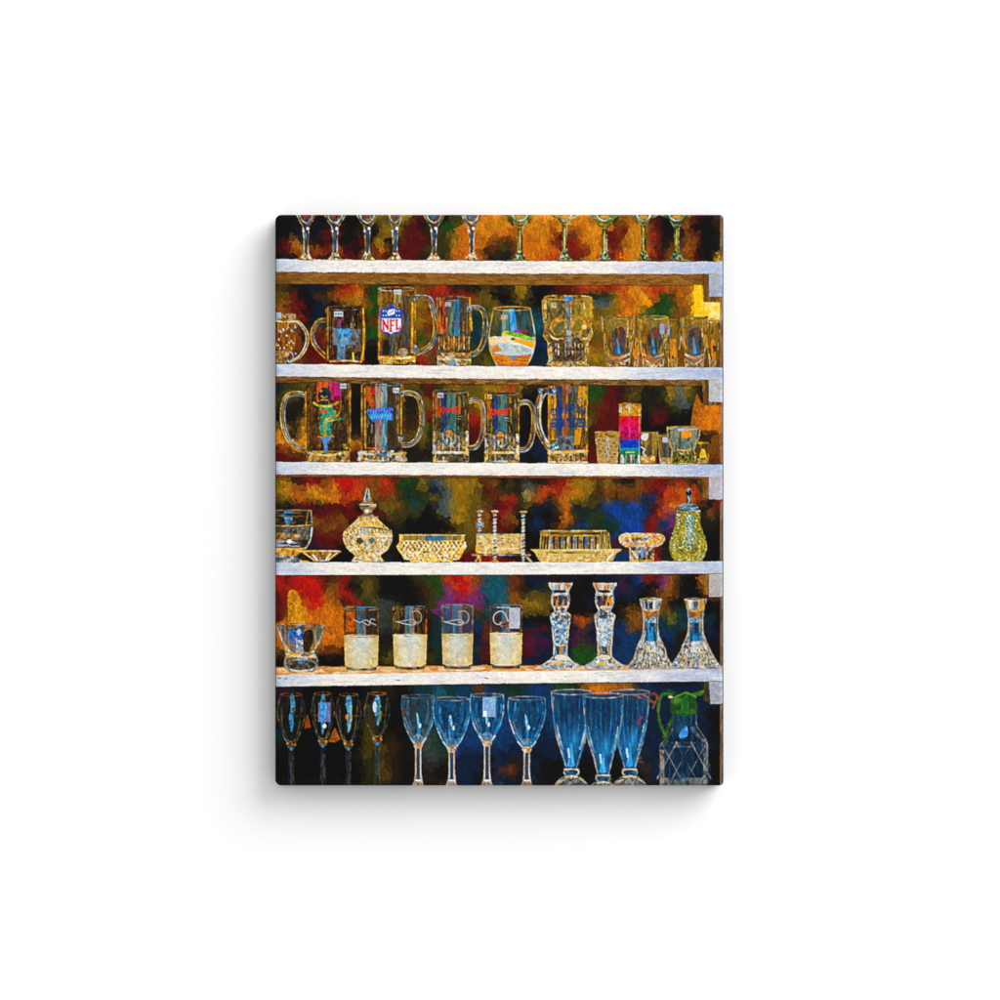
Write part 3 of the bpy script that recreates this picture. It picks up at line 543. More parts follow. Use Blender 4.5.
# small tumblers at the right
def tumbler(cx, hw, y0, y1, label, k, front=True):
    body = prof(cx, [(y0, hw), (y0 + 14, hw - 0.5), (y0 + 30, hw - 2.6), (y1 - 12, hw - 4), (y1, hw - 5)])
    g = item('tumbler', [P(body)], label, 'small tumblers on the second shelf')
    fill(body, ['785c18', '8c6c28', '443c1c', '5c5430', 'a07824'], .72, k, 'v'); clip(body)
    if front:
        fill(rect(cx - hw, y0, cx + hw, y0 + 14), ['a88830', '5c6c58', 'c89830', '8c6c20', '8c8050', '7c4c14'], .6, k, 'm')
        ht = smooth([(cx - 6, y0 + 18), (cx - 2, y0 + 12), (cx + 5, y0 + 11), (cx + 8, y0 + 20), (cx + 6, y1 - 16), (cx + 1, y1 - 11.5), (cx - 4, y1 - 14), (cx - 6.5, y1 - 24)], 4, True)
        fill(ht, ['1c2c3c', '30404c', '182430', '383c34', '54543c', '402414', '7c6428', '20486c'], .72, k, 'm'); fill(ht, ['1c2c3c', '2c608c', '182430', '803820', '8c7438', '40505c'], .55, k + 2, 'v')
        line([(cx - 1, y1 - 28), (cx + .5, y1 - 20), (cx + 1, y1 - 14)], [1, 2.4, 2.6], ['3c90d0', '58a8e0', '2468a0'], .85, k, sm=True); soft(cx + 1, y1 - 15, 2.6, 3, '48a0e4', .7); soft(cx + 4, y0 + 15, 3, 4, 'a83818', .5); soft(cx - 4, y0 + 15, 2, 3, '983818', .3)
        for s_ in (-1, 1):
            line([(cx + s_ * (hw - 2.5), y0 + 3), (cx + s_ * (hw - 3), y0 + 20), (cx + s_ * (hw - 6.5), y1 - 12)], 1.6, ['d08018', 'e8a838', '584010', '8c9c98'], .9, k + s_, sm=True)
            line([(cx + s_ * hw * .62, y0 + 4), (cx + s_ * hw * .6, y0 + 20)], 1.5, ['f8e088', 'fff4c8', 'c8a030'] if s_ > 0 else ['5c3810', 'a87c28'], .85, k)
        line([(cx - hw + 4, y1 - 13), (cx, y1 - 9), (cx + hw - 4, y1 - 13)], 2.2, ['f0f4f4', 'e8b860', '88b0c8', 'ffffff', 'c87828'], .95, k, sm=True)
        fill(prof(cx, [(y1 - 10, hw - 6), (y1 - 6, hw - 6), (y1 - 3, 4)]), ['b8784c', 'c88c5c', '987048', '68503c'], .85, k, 'h')
        line([(cx - hw + 5, y1 - 8), (cx - 3, y1 - 4), (cx + 3, y1 - 4), (cx + hw - 5, y1 - 8)], 1.5, ['fff8e8', 'a8c4d0', 'e8a030', '28303c'], .95, k, sm=True)
        fill(rect(cx - hw, y1 - 4, cx + hw, y1), CRY + ['c87010', '10141c', '3c5468'], .85, k, 'f')
    else:
        fill(prof(cx, [(y0 + 20, hw * .3), (y1 - 8, hw * .5)]), ['c87c14', '30281c', 'e8a028'], .8, k, 'v'); fill(rect(cx - hw, y1 - 8, cx + hw, y1), CRY + ['b0a838'], .6, k, 'f')
    clip()
    line(body[:len(body) // 2], 1.1, ['a08430', '504018', 'd8b860', 'c0ccc8'], .9, k); line(body[len(body) // 2:], 1.1, ['a08430', 'e8b848', '504018', 'c0ccc8'], .9, k + 1)
    rim(cx, y0 + .5, hw - .5, 1.8, k, ('c89830', '5c4c1c', 'f0d070', '282010'))
    return g
tumbler(636, 6.5, 318, 366.5, 'narrow tumbler half hidden between the first two front tumblers', 40, False)
g = tumbler(673, 9, 319, 367, 'amber tinted tumbler behind the gap left of the rightmost front tumbler', 41, False)
tumbler(712.5, 7.5, 320, 367, 'tumbler at the right end of the second shelf against the yellow patch', 42, False)
tumbler(618, 16, 316.5, 367, 'front tumbler next to the skull glass', 43)
tumbler(653.3, 14.8, 317, 367, 'front tumbler in the middle of its row of three, with a tag', 44)
tumbler(694.2, 13.8, 316.5, 367, 'rightmost of the three front tumblers, blue in its centre', 45)
tag(660, 324, 664.5, 334, len(ITEMS) - 1, False, ('8c9cb0', 'a0acb8')); tag(667.8, 325, 669.8, 335, g, False, ('98a8c4', '8898b0'))

# ------------------------------------------------------------------ third row
g3 = 'mugs and small glasses on the third shelf'
g, po = mug(305, 351, 383, 461.8, [(305, 395), (295, 393.5), (286, 398), (282.5, 415), (286, 434), (295, 446), (306, 451)], 5.0, 'big mug printed with a dancing figure in green and yellow', g3, k=51,
            tint=('3c2408', '241808', '4c3010', '1c140c', '583c10'), al=.85)
clip(po)
fill(rect(317, 381, 328, 402), ['e86820', 'd85818', 'a84018'], .9, 1, 'v'); fill(rect(329, 381, 341, 400), ['c01860', 'e02078', '8c2c78', 'a83090'], .85, 2, 'v'); fill(rect(334, 396, 340, 416), ['6c1018', '8c1420', '3c1010'], .85, 2)
fill(rect(308, 412, 318, 444), ['1c1810', '3c2410', '704010'], .6, 3, 'm'); fill(rect(335, 430, 346, 452), ['18140c', '3c2c10', '241c10'], .6, 3, 'm')
fig = item('printed_figure', [P(oval(324.5, 396, 7, 8.5)), P(rect(314, 401, 339, 408)), P(rect(319, 407, 333, 436)), L([(340, 402), (338, 415), (331, 420), (343, 419)], 3)], 'painted dancing figure with dark round head and yellow horn', parent=g)
fill(smooth([(320, 408), (332, 406), (333, 420), (330, 430), (333, 436), (326, 436), (321, 434), (319.5, 425), (322, 416)], 4, True), ['108860', '0c7858', '18a080', '38b0a0', '106c50'], 1, 1, 'f')
fill(oval(324.5, 395.5, 6.8, 8.2), ['102830', '0c2028', '183840'], 1, 1, 'f'); line([(321.5, 396), (324, 398), (327, 396)], 1.4, ['a88820', 'c8a030'], .9); line([(321, 400), (328, 400)], 1.2, 'b09028'); fill(oval(321, 391, 1.4, 1.2), 'c87820')
line([(314, 403), (320, 406), (330, 406), (338, 402.5)], 2.6, ['c0b430', 'a89c20', 'd8cc50', '6c7818'], 1, 2, sm=True); fill(rect(321.5, 410, 328, 413), 'd85820')
line([(341, 401), (339.5, 412), (335, 417), (329, 417), (325, 424), (325, 436)], [1.0, 1.6, 3.4, 2.4, 3], ['d8a820', 'b89420', 'e8c848'], 1, 2, sm=True); line([(326, 422), (336, 419.5), (344, 418.5)], 1.7, ['b8b028', '28906c', 'd8b030'], 1)
for q in range(46): fill(oval(315 + rng.rand() * 24, 388 + rng.rand() * 48, .5 + rng.rand() * .7, .5 + rng.rand() * .9, 7), ['182c24', 'c8a828', '0c5840', '5c1418', '102830'][q % 5], .55)
fill(rect(331, 410, 336, 416), ['18907c', '88a838'], .9, 2, 'f')
fill([(321, 437.5), (332, 437.5), (327, 444), (328, 451), (324, 451), (324, 445)], ['4c90d8', '68a8e8', '3878b8', '7c8890'], .95, 2, 'f'); line([(318, 437), (334, 436.5)], 1.2, 'b07c28')
fill(rect(306, 451, 350, 462), CRY + ['3c3c1c', '706424', 'c8a440', '1c1810'], .85, 3, 'm'); line([(309, 453), (328, 455.5), (346, 452)], 2, ['e8c860', 'f4e4b0', 'a08430'], .9, sm=True); fill(rect(343, 444, 349, 449), ['e8d070', 'c8a838', '504818'], .8, 1, 'f'); clip()
edges(305, 351, 384, 452, 51); line([(348.5, 384), (350, 420), (348, 448)], 1.6, ['8c6020', 'c89030', '3c2c10'], .9, sm=True); fill(rect(338, 444, 341, 384) if 0 else rect(310, 384, 313, 440), ['704814', '4c300c'], .6, 3, 'v')
rim(328, 383, 22, 1.8, 51, ('6c5020', '3c2c14', '8c7848')); tag(340.5, 383.5, 346.5, 388.5, g)
# script logo mug
g, po = mug(361, 402, 382.5, 453, [(401, 394), (410, 393), (418.5, 398), (422, 415), (420, 433), (412, 443.5), (402, 445)], 4.8, 'tall mug with a blue and purple ribbon of lettering', g3, k=61,
            tint=('2c1c0c', '443010', '1c1810', '503818', '302c28'), al=.85)
ft = smooth([(361, 451), (403, 451), (405, 456), (404, 461.8), (360, 461.8), (359, 456)], 3, True)
item('foot', [P(ft)], parent=g)
fill(rect(375, 384, 381, 452), ['a09080', '8c5c60', 'b0a090', 'c06c28', '7c6c74'], .9, 2, 'v'); fill(rect(381, 384, 387, 452), ['50889c', '70a0a8', '38788c', '8ca8a8', '2c6c88'], .92, 2, 'v'); line([(381.5, 392), (381.5, 404)], 1.3, 'd8a020'); fill([(366, 386), (371, 387), (375, 405), (372, 410), (366, 398)], ['c85018', 'a83c10', 'd86c20'], .85, 1)
fill(oval(374, 391, 1.6, 3.5), 'd02020', .9); line([(365, 448), (380, 449)], 1.6, ['c84818', 'e08830'], .9); fill(rect(388, 386, 396, 450), ['2c2820', '403010', '38383c'], .6, 2, 'v')
edges(361, 402, 385, 451, 61, w=1.4); line([(365, 388), (365.5, 448)], 1.4, ['d89c18', 'a87410', 'e8b838'], .9); rim(381.5, 384, 20, 1.7, 61, ('6c5c34', '98a0a0', '4c3818'))
lg = smooth([(367, 412), (370, 409), (385, 408), (393, 408.5), (392, 413), (392.5, 420), (378, 419), (374, 422), (370, 418)], 3, True)
item('ribbon_lettering', [P(lg)], parent=g)
fill(lg, ['1c78c8', '2890d8', '1868b8', '48a0d8'], .95, 1, 'f'); line([(369, 412.5), (374, 409.5), (380, 412), (387, 409.5), (391, 411.5)], 3.0, ['3020a0', '4c38b8', '2c3cb0'], .95, 1, sm=True); fill([(371, 420), (377, 418), (375, 422.5)], '1c6cc8')
for q in range(8): line([(370 + q * 2.7, 411.5), (371.3 + q * 2.7, 409.5)], .7, 'c8c0f0', .7); line([(371 + q * 2.6, 418), (372.6 + q * 2.6, 415)], .8, '90d0f0', .8)
fill(ft, CRY + ['a8c4d4', '406c84', '283844', 'c8dce4'], .92, 4, 'm'); line([(360, 453), (382, 455), (403, 453)], 1.8, ['e8e4d0', 'f0c878', 'ffffff'], .9, sm=True); fill(rect(376, 454, 387, 457), ['487ca8', '285878'], .8, 1, 'h'); line([(361, 460.5), (403, 460.5)], 1.3, ['e8b858', 'd0d8d8', '302c20'], .9)
fill(oval(402, 394, 2.2, 2.6), ['888c80', 'e0e0d0', '2c2c24'], .9, 1, 'f'); fill(oval(401, 438, 3, 4), ['78909c', 'c8d0d0', '303c44'], .85, 1, 'f'); tag(393, 388, 399.5, 393, g)
# pair of red lettered mugs
def redmug(x0, x1, y0, hx, label, k, tg, txt):
    g, po = mug(x0, x1, y0, 462.8, [(x1 - 1, y0 + 11), (x1 + 7, y0 + 9.5), (hx - 2, y0 + 14), (hx, y0 + 26), (hx - 2, y0 + 46), (x1 + 7, y0 + 56), (x1 - 1, y0 + 57.5)], 4.6, label, g3, k=k,
                tint=('28281c', '3c3420', '402410', '1c2824', '4c4418'), al=.85)
    clip(po); w = x1 - x0
    fill(rect(x0 + w * .28, y0 + 2, x0 + w * .38, y0 + 44), ['143878', '1c4c90', '102c58'], .9, 1, 'v'); fill(rect(x0 + w * .40, y0 + 2, x0 + w * .64, y0 + 44), ['3c6c6c', '50807c', '2c5458', '687c74'], .85, 2, 'v'); fill([(x0 + 2, y0 + 3), (x0 + 5, y0 + 4), (x0 + 7, y0 + 28), (x0 + 3, y0 + 26)], ['c86420', '984014'], .85)
    fill(rect(x0 + w * .70, y0 + 5, x0 + w * .78, y0 + 40), ['1c2018', 'a88c20', '383c24'], .7, 3, 'v')
    fill(rect(x0, y0 + 41, x1, 463), ['5c5030', '3c3c30', '7c6428', '506068', 'a88434', '2c2c24'], .9, k, 'm')
    for q in range(9):
        x_ = x0 + 2 + q * (w - 4) / 8; hgt = 4 * abs(math.sin(q * 1.9))
        line([(x_, y0 + 42 + hgt), (x_ + .4, y0 + 50), (x_, 450)], [.8, 1.7, 1.1], ['e8b040', 'f4ecd8', '88a0b0', '483818', 'ffffff', 'c08828'], .9, q * 3 + k, sm=True)
    for q in range(4): ring(x0 + w * (.14 + .24 * q), y0 + 52, w * .10, 5, 1.1, ['f4e8c8', 'c8d4dc', 'a87c2c'], .8, 10, 170, q + k)
    ring(x0 + w * .47, y0 + 45, 7, 9, 1.6, ['7cb0dc', 'b8d4e8', '3c6c94'], .95, 0, 190, k); fill(oval(x0 + w * .45, y0 + 44, 3.6, 5), ['485870', 'c87c20', 'e8b050', '2c3c58'], .9, k, 'f'); ring(x0 + w * .47, y0 + 40, 5, 4, 1.4, ['2c78a8', '48a0c8'], .9, 180, 360)
    line([(x0 + 1, 452.6), (x1 - 1, 452.6)], 2.6, ['f4c868', 'fff8e0', 'e8a838', 'ffffff'], .95, k); line([(x0 + 1, 461.5), (x1 - 1, 461.5)], 2, CRY, .9, k)
    for q in range(5): line([(x0 + 4 + q * w / 5.2, 455), (x0 + 4 + q * w / 5.2, 461)], 1.5, ['1c1810', 'e8a830', '58442c', 'f0f0e8'], .85, q + k)
    for q in range(2): line([(x0 + 2 + q * (w - 4), y0 + 42), (x0 + 2 + q * (w - 4), 460)], 3, ['e8e0c8', '88949c', 'e8b848', '28241c', 'ffffff'], .85, q + k, mode='m')
    clip()
    edges(x0, x1, y0 + 2, y0 + 44, k, .8, 1.3); rim((x0 + x1) / 2, y0 + 1, w / 2 - 1, 1.8, k, ('c0a868', '80807c', '5c4c28', 'a87830'))
    tx, ty, tw = txt
    item('red_lettering', [P(rect(tx, ty - 3.6, tx + tw, ty + 4))], parent=g)
    RD = ['e83010', 'f84018', 'd02808']; u = tw / 24.0
    line([(tx + .5, ty - 2.6), (tx + 3 * u, ty - 3.2), (tx + 2.6 * u, ty), (tx + 2.2 * u, ty + 4)], 1.7, RD, 1, 1, sm=True); line([(tx + 2.6 * u, ty), (tx + 6 * u, ty - 2.4)], 1.3, RD, .95); line([(tx + 2.8 * u, ty), (tx + 5.6 * u, ty + 2.8)], 1.4, RD, .95)
    for q in range(4):
        xx = tx + (7.4 + q * 3.1) * u
        line([(xx, ty + 2), (xx - .2, ty - 1.6), (xx + 1.4 * u, ty - 1.7), (xx + 1.8 * u, ty + 2)] if q % 2 else [(xx, ty + .4), (xx + 1.8 * u, ty - .6), (xx + .9 * u, ty - 1.9), (xx - .4, ty + .2), (xx + .6 * u, ty + 2), (xx + 2 * u, ty + 1.6)], 1.35, RD, .97, q, sm=True)
    line([(tx + 20.6 * u, ty - 2.8), (tx + 20.2 * u, ty + 2.8)], 1.6, RD, 1); line([(tx + 18.4 * u, ty - 2.4), (tx + 24 * u, ty - 3.4)], 1.6, RD, 1); line([(tx + 3 * u, ty + 1), (tx + 19 * u, ty + .4)], 1.0, RD, .6)
    line([(tx + tw * .72, ty + 6), (tx + tw * .98, ty + 6.6)], .9, ['b0b8b0', '788078'], .8); line([(tx + tw * .78, ty + 8.5), (tx + tw * .95, ty + 9)], .8, '90988c', .7)
    tag(*tg, g, True, ('b8b0b8', 'a8a0a8', 'ccc4c8') if k < 80 else ('d8b860', 'c8a448', 'e8d090'))
    return g
redmug(484.5, 519.5, 392.5, 534, 'red lettered mug on the right of the pair, with yellowish tag', 81, (487.5, 394.5, 492, 399), (488.5, 412, 22))
redmug(432.5, 469, 390.5, 483.5, 'red lettered mug on the left of the pair, with grey tag', 71, (437.5, 393, 443.5, 397.8), (437.5, 410, 24.5))
# tall mug with blue letters, handle on its left
g, po = mug(548, 587.5, 385, 463.5, [(552, 391), (544, 392), (538.5, 405), (537.5, 423), (542, 437), (550, 449)], 6.2, 'tall mug with two rows of blue outlined letters, handle to its left', g3, k=91,
            tint=('8c6014', '604410', '3c3414', 'a87018', '283038'), al=.85)
clip(po)
fill(rect(557, 386, 562, 440), ['10306c', '1c4888', '384048'], .85, 1, 'v'); fill(rect(562.5, 386, 568, 440), ['a8542c', '8c4838', 'c07838', '704830'], .85, 2, 'v'); fill(rect(568, 386, 577, 445), ['30401c', '4c5448', '7c6878', '283424'], .8, 3, 'v'); fill([(579, 386), (586, 386), (580, 445), (574, 445)], ['e09c18', 'c88414', '503c14', 'f0b828'], .85, 3, 'v')
fill(rect(548, 386, 556, 440), ['c88c18', '8c6014', '4c3c14', 'e8a820'], .8, 4, 'v'); fill(rect(556, 436, 574, 450), ['50708c', '384c5c', '8c9ca8', '403830'], .75, 4); clip()
edges(548, 588, 386, 450, 91, w=1.3); line([(586, 388), (586.5, 452)], 1.4, ['e8b828', 'c89820', '484018'], .9)
base(548, 587.5, 450, 463.3, 91, CRY + ['c89030', '504420', '2c3c44']); line([(549, 453), (587, 451)], 3, ['fbe8c0', 'ffffff', 'e8a840', 'f8d080'], .95, 2); line([(549, 462), (587, 462.4)], 2, ['f4e0a8', 'e8e8e0', 'b07c20', 'ffffff'], .9)
for q in range(8): line([(551 + q * 5, 456), (551 + q * 5, 461)], 1.8, ['2c2410', 'c89020', '70501c', '80341c'], .85, q)
fill([(547, 446), (556, 442), (560, 448), (553, 452)], ['286c80', '3c90a0', 'e8e0c8', '1c4858'], .95, 2, 'f'); fill(oval(552, 391.5, 4, 4), ['184878', '2c70a8', 'c8dce8', '102030'], .9, 1, 'f'); fill(oval(540.5, 391, 2.5, 3.5), ['185878', 'c8d8e0', '0c2840'], .9, 1, 'f')
line([(541.5, 395), (540, 410), (541, 427), (547, 442)], 2.0, ['f4f0e4', 'd8dce0', 'e8c890'], .95, sm=True)
lt = item('blue_lettering', [P(rect(550, 404.5, 587.5, 427))], parent=g)
BL = ['144088', '1c4c98', '103470']
def glyph(x, y, segs, w=1.9, al=.9):
    for sg in segs: line([(x + u_, y + v_) for u_, v_ in sg], w, BL, al, int(x), sm=len(sg) > 2)
cC = [[(5, 1), (2, 0), (0, 3), (2, 6), (5, 5.4)]]; cP = [[(0, 0), (0, 7)], [(0, 0), (4, 0), (5, 2), (4, 4), (0, 4)]]; cR = cP + [[(2, 4), (5, 7)]]; cI = [[(1, 0), (1, 6)]]; cB = cP + [[(3, 4), (5, 5.6), (3.6, 7), (0, 7)]]; cV = [[(0, 0), (3, 7)], [(3, 7), (6, 0)]]; cO = [[(0, 3), (2, 0), (5, 1), (6, 4), (3, 7), (0, 5), (0, 3)]]
for (xx, yy, g_) in ((551, 409, cC), (558, 408, cP), (566.5, 406, cP), (570, 405, cR), (579, 407, cI), (584, 408, cI)): glyph(xx, yy, g_)
for (xx, yy, g_) in ((552, 419.5, cB), (558.5, 419.5, cB), (567, 419, cV), (573, 419, cO), (580, 419, cB)): glyph(xx, yy, g_, 2.2)
line([(552, 426.4), (563, 426.6)], 1.6, BL, .8); line([(569, 426.6), (587, 426.4)], 1.8, BL, .8); line([(559, 415), (562, 418)], 1.6, BL, .6); line([(569, 414), (572, 418), (576, 414)], 1.5, BL, .6)
ring(580.5, 400.5, 1.8, 2.6, 1.2, ['2858a0', '1c4c90'], .85); line([(579, 406), (580, 411), (582, 406)], 1.1, BL, .7)
# shot glasses
def shot(cx, h0, h1, y0, y1, name, label, pal, k, mode='m', al=.92, grp=g3):
    b = [(cx - h0, y0), (cx + h0, y0), (cx + h1, y1), (cx - h1, y1)]
    g = item(name, [P(b)], label, grp); fill(b, pal, al, k, mode)
    line([b[0], b[3]], 1.0, ['e8c878', 'a88c48', '504018'], .9, k); line([b[1], b[2]], 1.0, ['e8c878', 'a88c48', '504018'], .9, k + 1); return g, b
g, b = shot(607.5, 12.6, 9.2, 432, 463.4, 'shot_glass', 'frosted yellowish shot glass left of the rainbow one', ['b89c58', 'a88c48', 'c8b070', '988048', 'c0a868'], 3, 'f')
fill(rect(595.5, 433, 619.5, 437.5), ['8c6418', 'c8983c', '604410', 'b0802c'], .85, 1); ring(607.5, 432.5, 12, 1.3, .9, ['d8c078', '705820'], .9)
fill(rect(606.3, 438, 609.2, 461), ['b8b8b0', 'c8ccc8', '988c6c'], .8, 1, 'f')
for q in range(14): fill(oval(599 + (q * 29) % 18, 440 + (q * 13) % 18, 1.0, .9, 8), ['4c3c18', '705828', '3c3010'][q % 3], .8)
line([(598, 461.5), (617, 461.5)], 2.2, ['c89028', 'e8c880', '8c6824'], .8)
g, b = shot(649.5, 8.6, 6.2, 432, 463.4, 'shot_glass', 'clear shot glass with a white splash, right of the rainbow one', ['8c7030', '6c5828', 'a88838', '54482c'], 5, 'v')
fill(smooth([(643, 433), (648, 433), (648, 438), (645, 441), (641, 438)], 3, True), 'dcd8d0'); line([(641, 447), (645, 449), (643, 453), (646, 456)], 1.2, 'c8ccc8'); fill(rect(641, 456, 655, 463.3), ['e8b038', 'f4dca0', '8c5c14', 'c88820'], .9, 2); line([(641, 433), (657.5, 432.6)], 1.2, ['a88438', '3c6c80', 'c8a858'], .9)
g, b = shot(665.8, 8.2, 5.4, 435, 463.6, 'shot_glass', 'narrow shot glass with a small white tag, left of the round bowl glass', ['6c5420', '8c6c24', '403820', '4c5450'], 6, 'v')
fill(rect(663, 444, 669, 458), ['3c4848', '2c3838', '5c6058'], .8, 1, 'v'); fill(rect(660, 458, 672, 463.5), CRY + ['e8a828'], .9, 2, 'f'); ring(666, 435.4, 7.6, 1.1, .9, ['b09848', 'd8c070'], .9); tag(662.6, 437.4, 667.8, 442.6, g, False, ('c8c8d4', 'b8b8c4'))
b = prof(703, [(442, 5), (446, 5.6), (455, 6), (463.6, 5.4)]); g = item('shot_glass', [P(b)], 'tiny gold lit glass at the right end of the third shelf', g3)
fill(b, ['7c5c18', '4c3c14', 'a87c20'], .9, 1, 'v'); fill(prof(703, [(449, 1.2), (454, 3), (458, 3.4)]), ['f8b828', 'f0a818', 'ffd860'], .95); line([(698, 443), (708, 443)], 1.4, ['e8c030', 'b89020'], .95); fill(rect(697.5, 458.5, 708.5, 463.5), ['c8b070', 'a88c48', '685428'], .85, 2, 'f')
b = prof(683.5, [(427.5, 16.4), (435, 16), (444, 13.5), (450, 11), (455, 11.6), (463.6, 12)]); g = item('whisky_glass', [P(b)], 'thick round bottomed glass with orange reflection', g3)
fill(b, ['7c8064', '98987c', '5c6450', 'a8a488', '4c4c30'], .85, 2, 'v'); clip(b); fill(oval(686, 434, 5.6, 4), ['e88818', 'd87810', 'f09820'], .95); fill(oval(681, 429.5, 4, 2), '88bcd0', .9); fill([(682, 438), (690, 443), (688, 449), (683, 447)], ['78b0b8', '50888c'], .9); fill(rect(671, 431, 678, 445), ['909888', '6c7464', 'b0a878'], .7, 3)
fill(rect(681, 441, 690, 449), ['384840', '788070'], .5, 2, 'v'); line([(678, 450), (685, 450.6), (692, 449)], 1.6, ['d8a030', 'f0d080'], .9); fill(rect(668, 452, 700, 464), ['28280c', '504c14', '1c1c0c', '787020', 'a8a040'], .92, 2, 'f'); line([(671, 440), (675, 449), (683, 454), (693, 450), (697, 438)], 1.6, ['b8b090', 'e8e0c0', '6c6c40'], .85, sm=True); clip()
line(b + [b[0]], 1.2, ['c0a850', 'd8d0a0', '6c6428'], .9); rim(683.5, 428, 16, 1.6, 3, ('d0b050', 'a08830', 'e0d8b0'))
# rainbow shot glass
g, b = shot(630, 11, 9.6, 404, 463.4, 'rainbow_shot_glass', 'tall shot glass striped amber, red, pink, blue and green', ['d8a020', 'c08818', 'e8b840', '8c6414'], 7, 'f')
clip(b)
for a_, c_, pal in ((416, 424, ['c81020', 'a80c1c', 'd82030']), (424, 433, ['c81064', 'a00c34', 'e01878', '8c0c3c', 'b81040']), (433, 439.5, ['8c0c3c', 'b01050', '6c0c38', 'c81868']), (439.5, 448, ['1038a8', '1850c0', '0c2c88']), (448, 450.5, ['1080a0', '1890b0']), (450.5, 455, ['087848', '109058', '0c6440'])): fill(rect(618, a_, 642, c_), pal, 1, int(a_), 'f')
fill(rect(618, 455, 642, 464), ['c8c8b8', '80a8b0', '704c1c', '3c4430', '50a890', 'e0e8e0'], .95, 2, 'v'); line([(629.4, 417), (629.6, 438)], 2.2, ['f040a0', 'e83898', 'd82880'], .8); line([(626, 452.4), (634, 452.2)], 1.1, 'b8d020'); clip()
fill(rect(619.5, 407, 622, 413), 'b8c8c8', .9); fill(oval(629, 406, 3, 2.2), 'a0b8c0', .9); line([(629.3, 408), (629.3, 412)], 1.5, 'e0e8e8'); rim(630, 404.6, 10.6, 1.6, 8, ('c87c20', 'e0a840', '8c4c14')); line([(639.5, 406), (639, 460)], .9, ['e8c8a8', 'f0e8e0', 'c86040'], .8)
for q in range(4): line([(620 + q * 5.6, 416 + (q % 2)), (623 + q * 5.6, 417)], 1.2, 'b83018', .8)
# ------------------------------------------------------------------ fourth row: cut crystal
g4 = 'crystal pieces on the fourth shelf'
CG = ['f8c84c', 'ffe8a4', 'fff9e8', 'd89c2c', 'f0cc80', 'b8862c', '6c5020', 'f4dca8', 'f8d468']
CW = CG + ['c8d4dc', '8ca0b0', 'e8dcc4']
b = smooth([(275, 510), (311, 510), (312.3, 520), (312.5, 532), (310, 542), (303, 551), (297, 555), (298, 558), (302, 562), (275, 562.4)], 4)
g = item('goblet', [P(b)], 'clear footed bowl cut off by the left edge, beside a flat dish', g4)
fill(b, ['382410', '241810', '4c3418', '2c2820'], .75, 2, 'm'); clip(b)
fill(rect(275, 511, 312, 526), ['2c1c10', '3c2818', '70502c', '1c1410'], .8, 2, 'h'); fill(rect(284, 511, 293, 513.5), ['3c90c8', '2878b8'], .9, 1, 'f'); fill([(284, 517), (293, 517.5), (292, 520.5), (285, 520)], ['3898d8', '2878b8', '68b4e0'], .95, 1, 'f'); fill(rect(285, 521, 290, 525.5), ['50a0d0', '8c98a0', '385870'], .9, 2, 'f'); fill(rect(281, 514, 285, 517), '3878a8', .7); fill(rect(283, 530, 293, 539), ['2c80b8', '50a0d0', '1c5c88'], .85, 2); fill(rect(275, 526, 312, 536), ['4c4c44', '60584c', '2c241c', '807868'], .7, 3, 'd')
fill(rect(297, 527, 309, 540), ['807c70', '585448', 'a09880'], .7, 4, 'd'); line([(275, 525.8), (293, 526.2), (311, 525)], 1.2, ['e8c070', 'c8a058', 'fff0c8'], .9); fill(rect(275, 533, 298, 540), ['e8b040', 'c87818', '503010', 'a86c20'], .6, 6, 'm')
fill(rect(275, 540, 300, 547), ['48586c', '2c3c4c', 'a8b4bc', '1c242c'], .85, 4, 'h'); fill(oval(289.5, 541.5, 2.8, 2), 'fdfdf8'); soft(297, 536, 4, 2, 'ffe8b0', .8); fill(rect(275, 548, 305, 556), ['e8b030', 'c88c1c', 'f8d878', '80581c', 'e8c880'], .92, 3, 'm')
fill(rect(275, 556, 303, 562.5), ['8c8c80', 'c8ccc8', '485860', 'e8e8e0', 'b08c3c', '2c5c80'], .9, 4, 'm'); clip()
line([(311, 511), (312, 530), (308, 545), (297, 555)], 1.3, ['a89878', 'e8e0c8', '68583c', 'b0c4d0'], .95, sm=True); line([(308, 512), (306, 525)], 1.3, ['c89c40', '806028'], .9); line([(275, 510.3), (295, 510), (311, 510.6)], 1.1, ['b89860', '7898a8', '705430'], .9); line([(312, 528), (311, 536)], 1.8, 'b8c8dc', .9)
b = [(299, 551.5), (305, 550.3), (336, 550.3), (341, 551.6), (331, 558.5), (328, 562), (314, 562), (311, 558)]
g = item('flat_dish', [P(b)], 'low flared dish between the goblet and the lidded jar', g4)
fill(b, ['8c5c1c', 'b08038', '603810', 'c89c54', 'a87c4c'], .9, 3, 'm'); line([(300, 551.4), (320, 550.8), (340, 551.2)], 1.6, ['f0d080', 'fff4d0', 'c89434', '706850'], .95); line([(304, 553), (314, 560)], 1.3, ['e8b848', 'fbe8b8'], .95); line([(337, 553), (328, 560)], 1.6, ['f0c050', 'fff0d0'], .95); line([(313, 555), (317, 560)], 1.8, 'f8f0e0', .9); line([(330, 554), (326, 560)], 1.8, 'f8ecd0', .9); fill(oval(305, 561.6, 4, 1.0), 'e8b848', .9); fill(rect(320, 560, 325, 562), '90b0c0', .9)
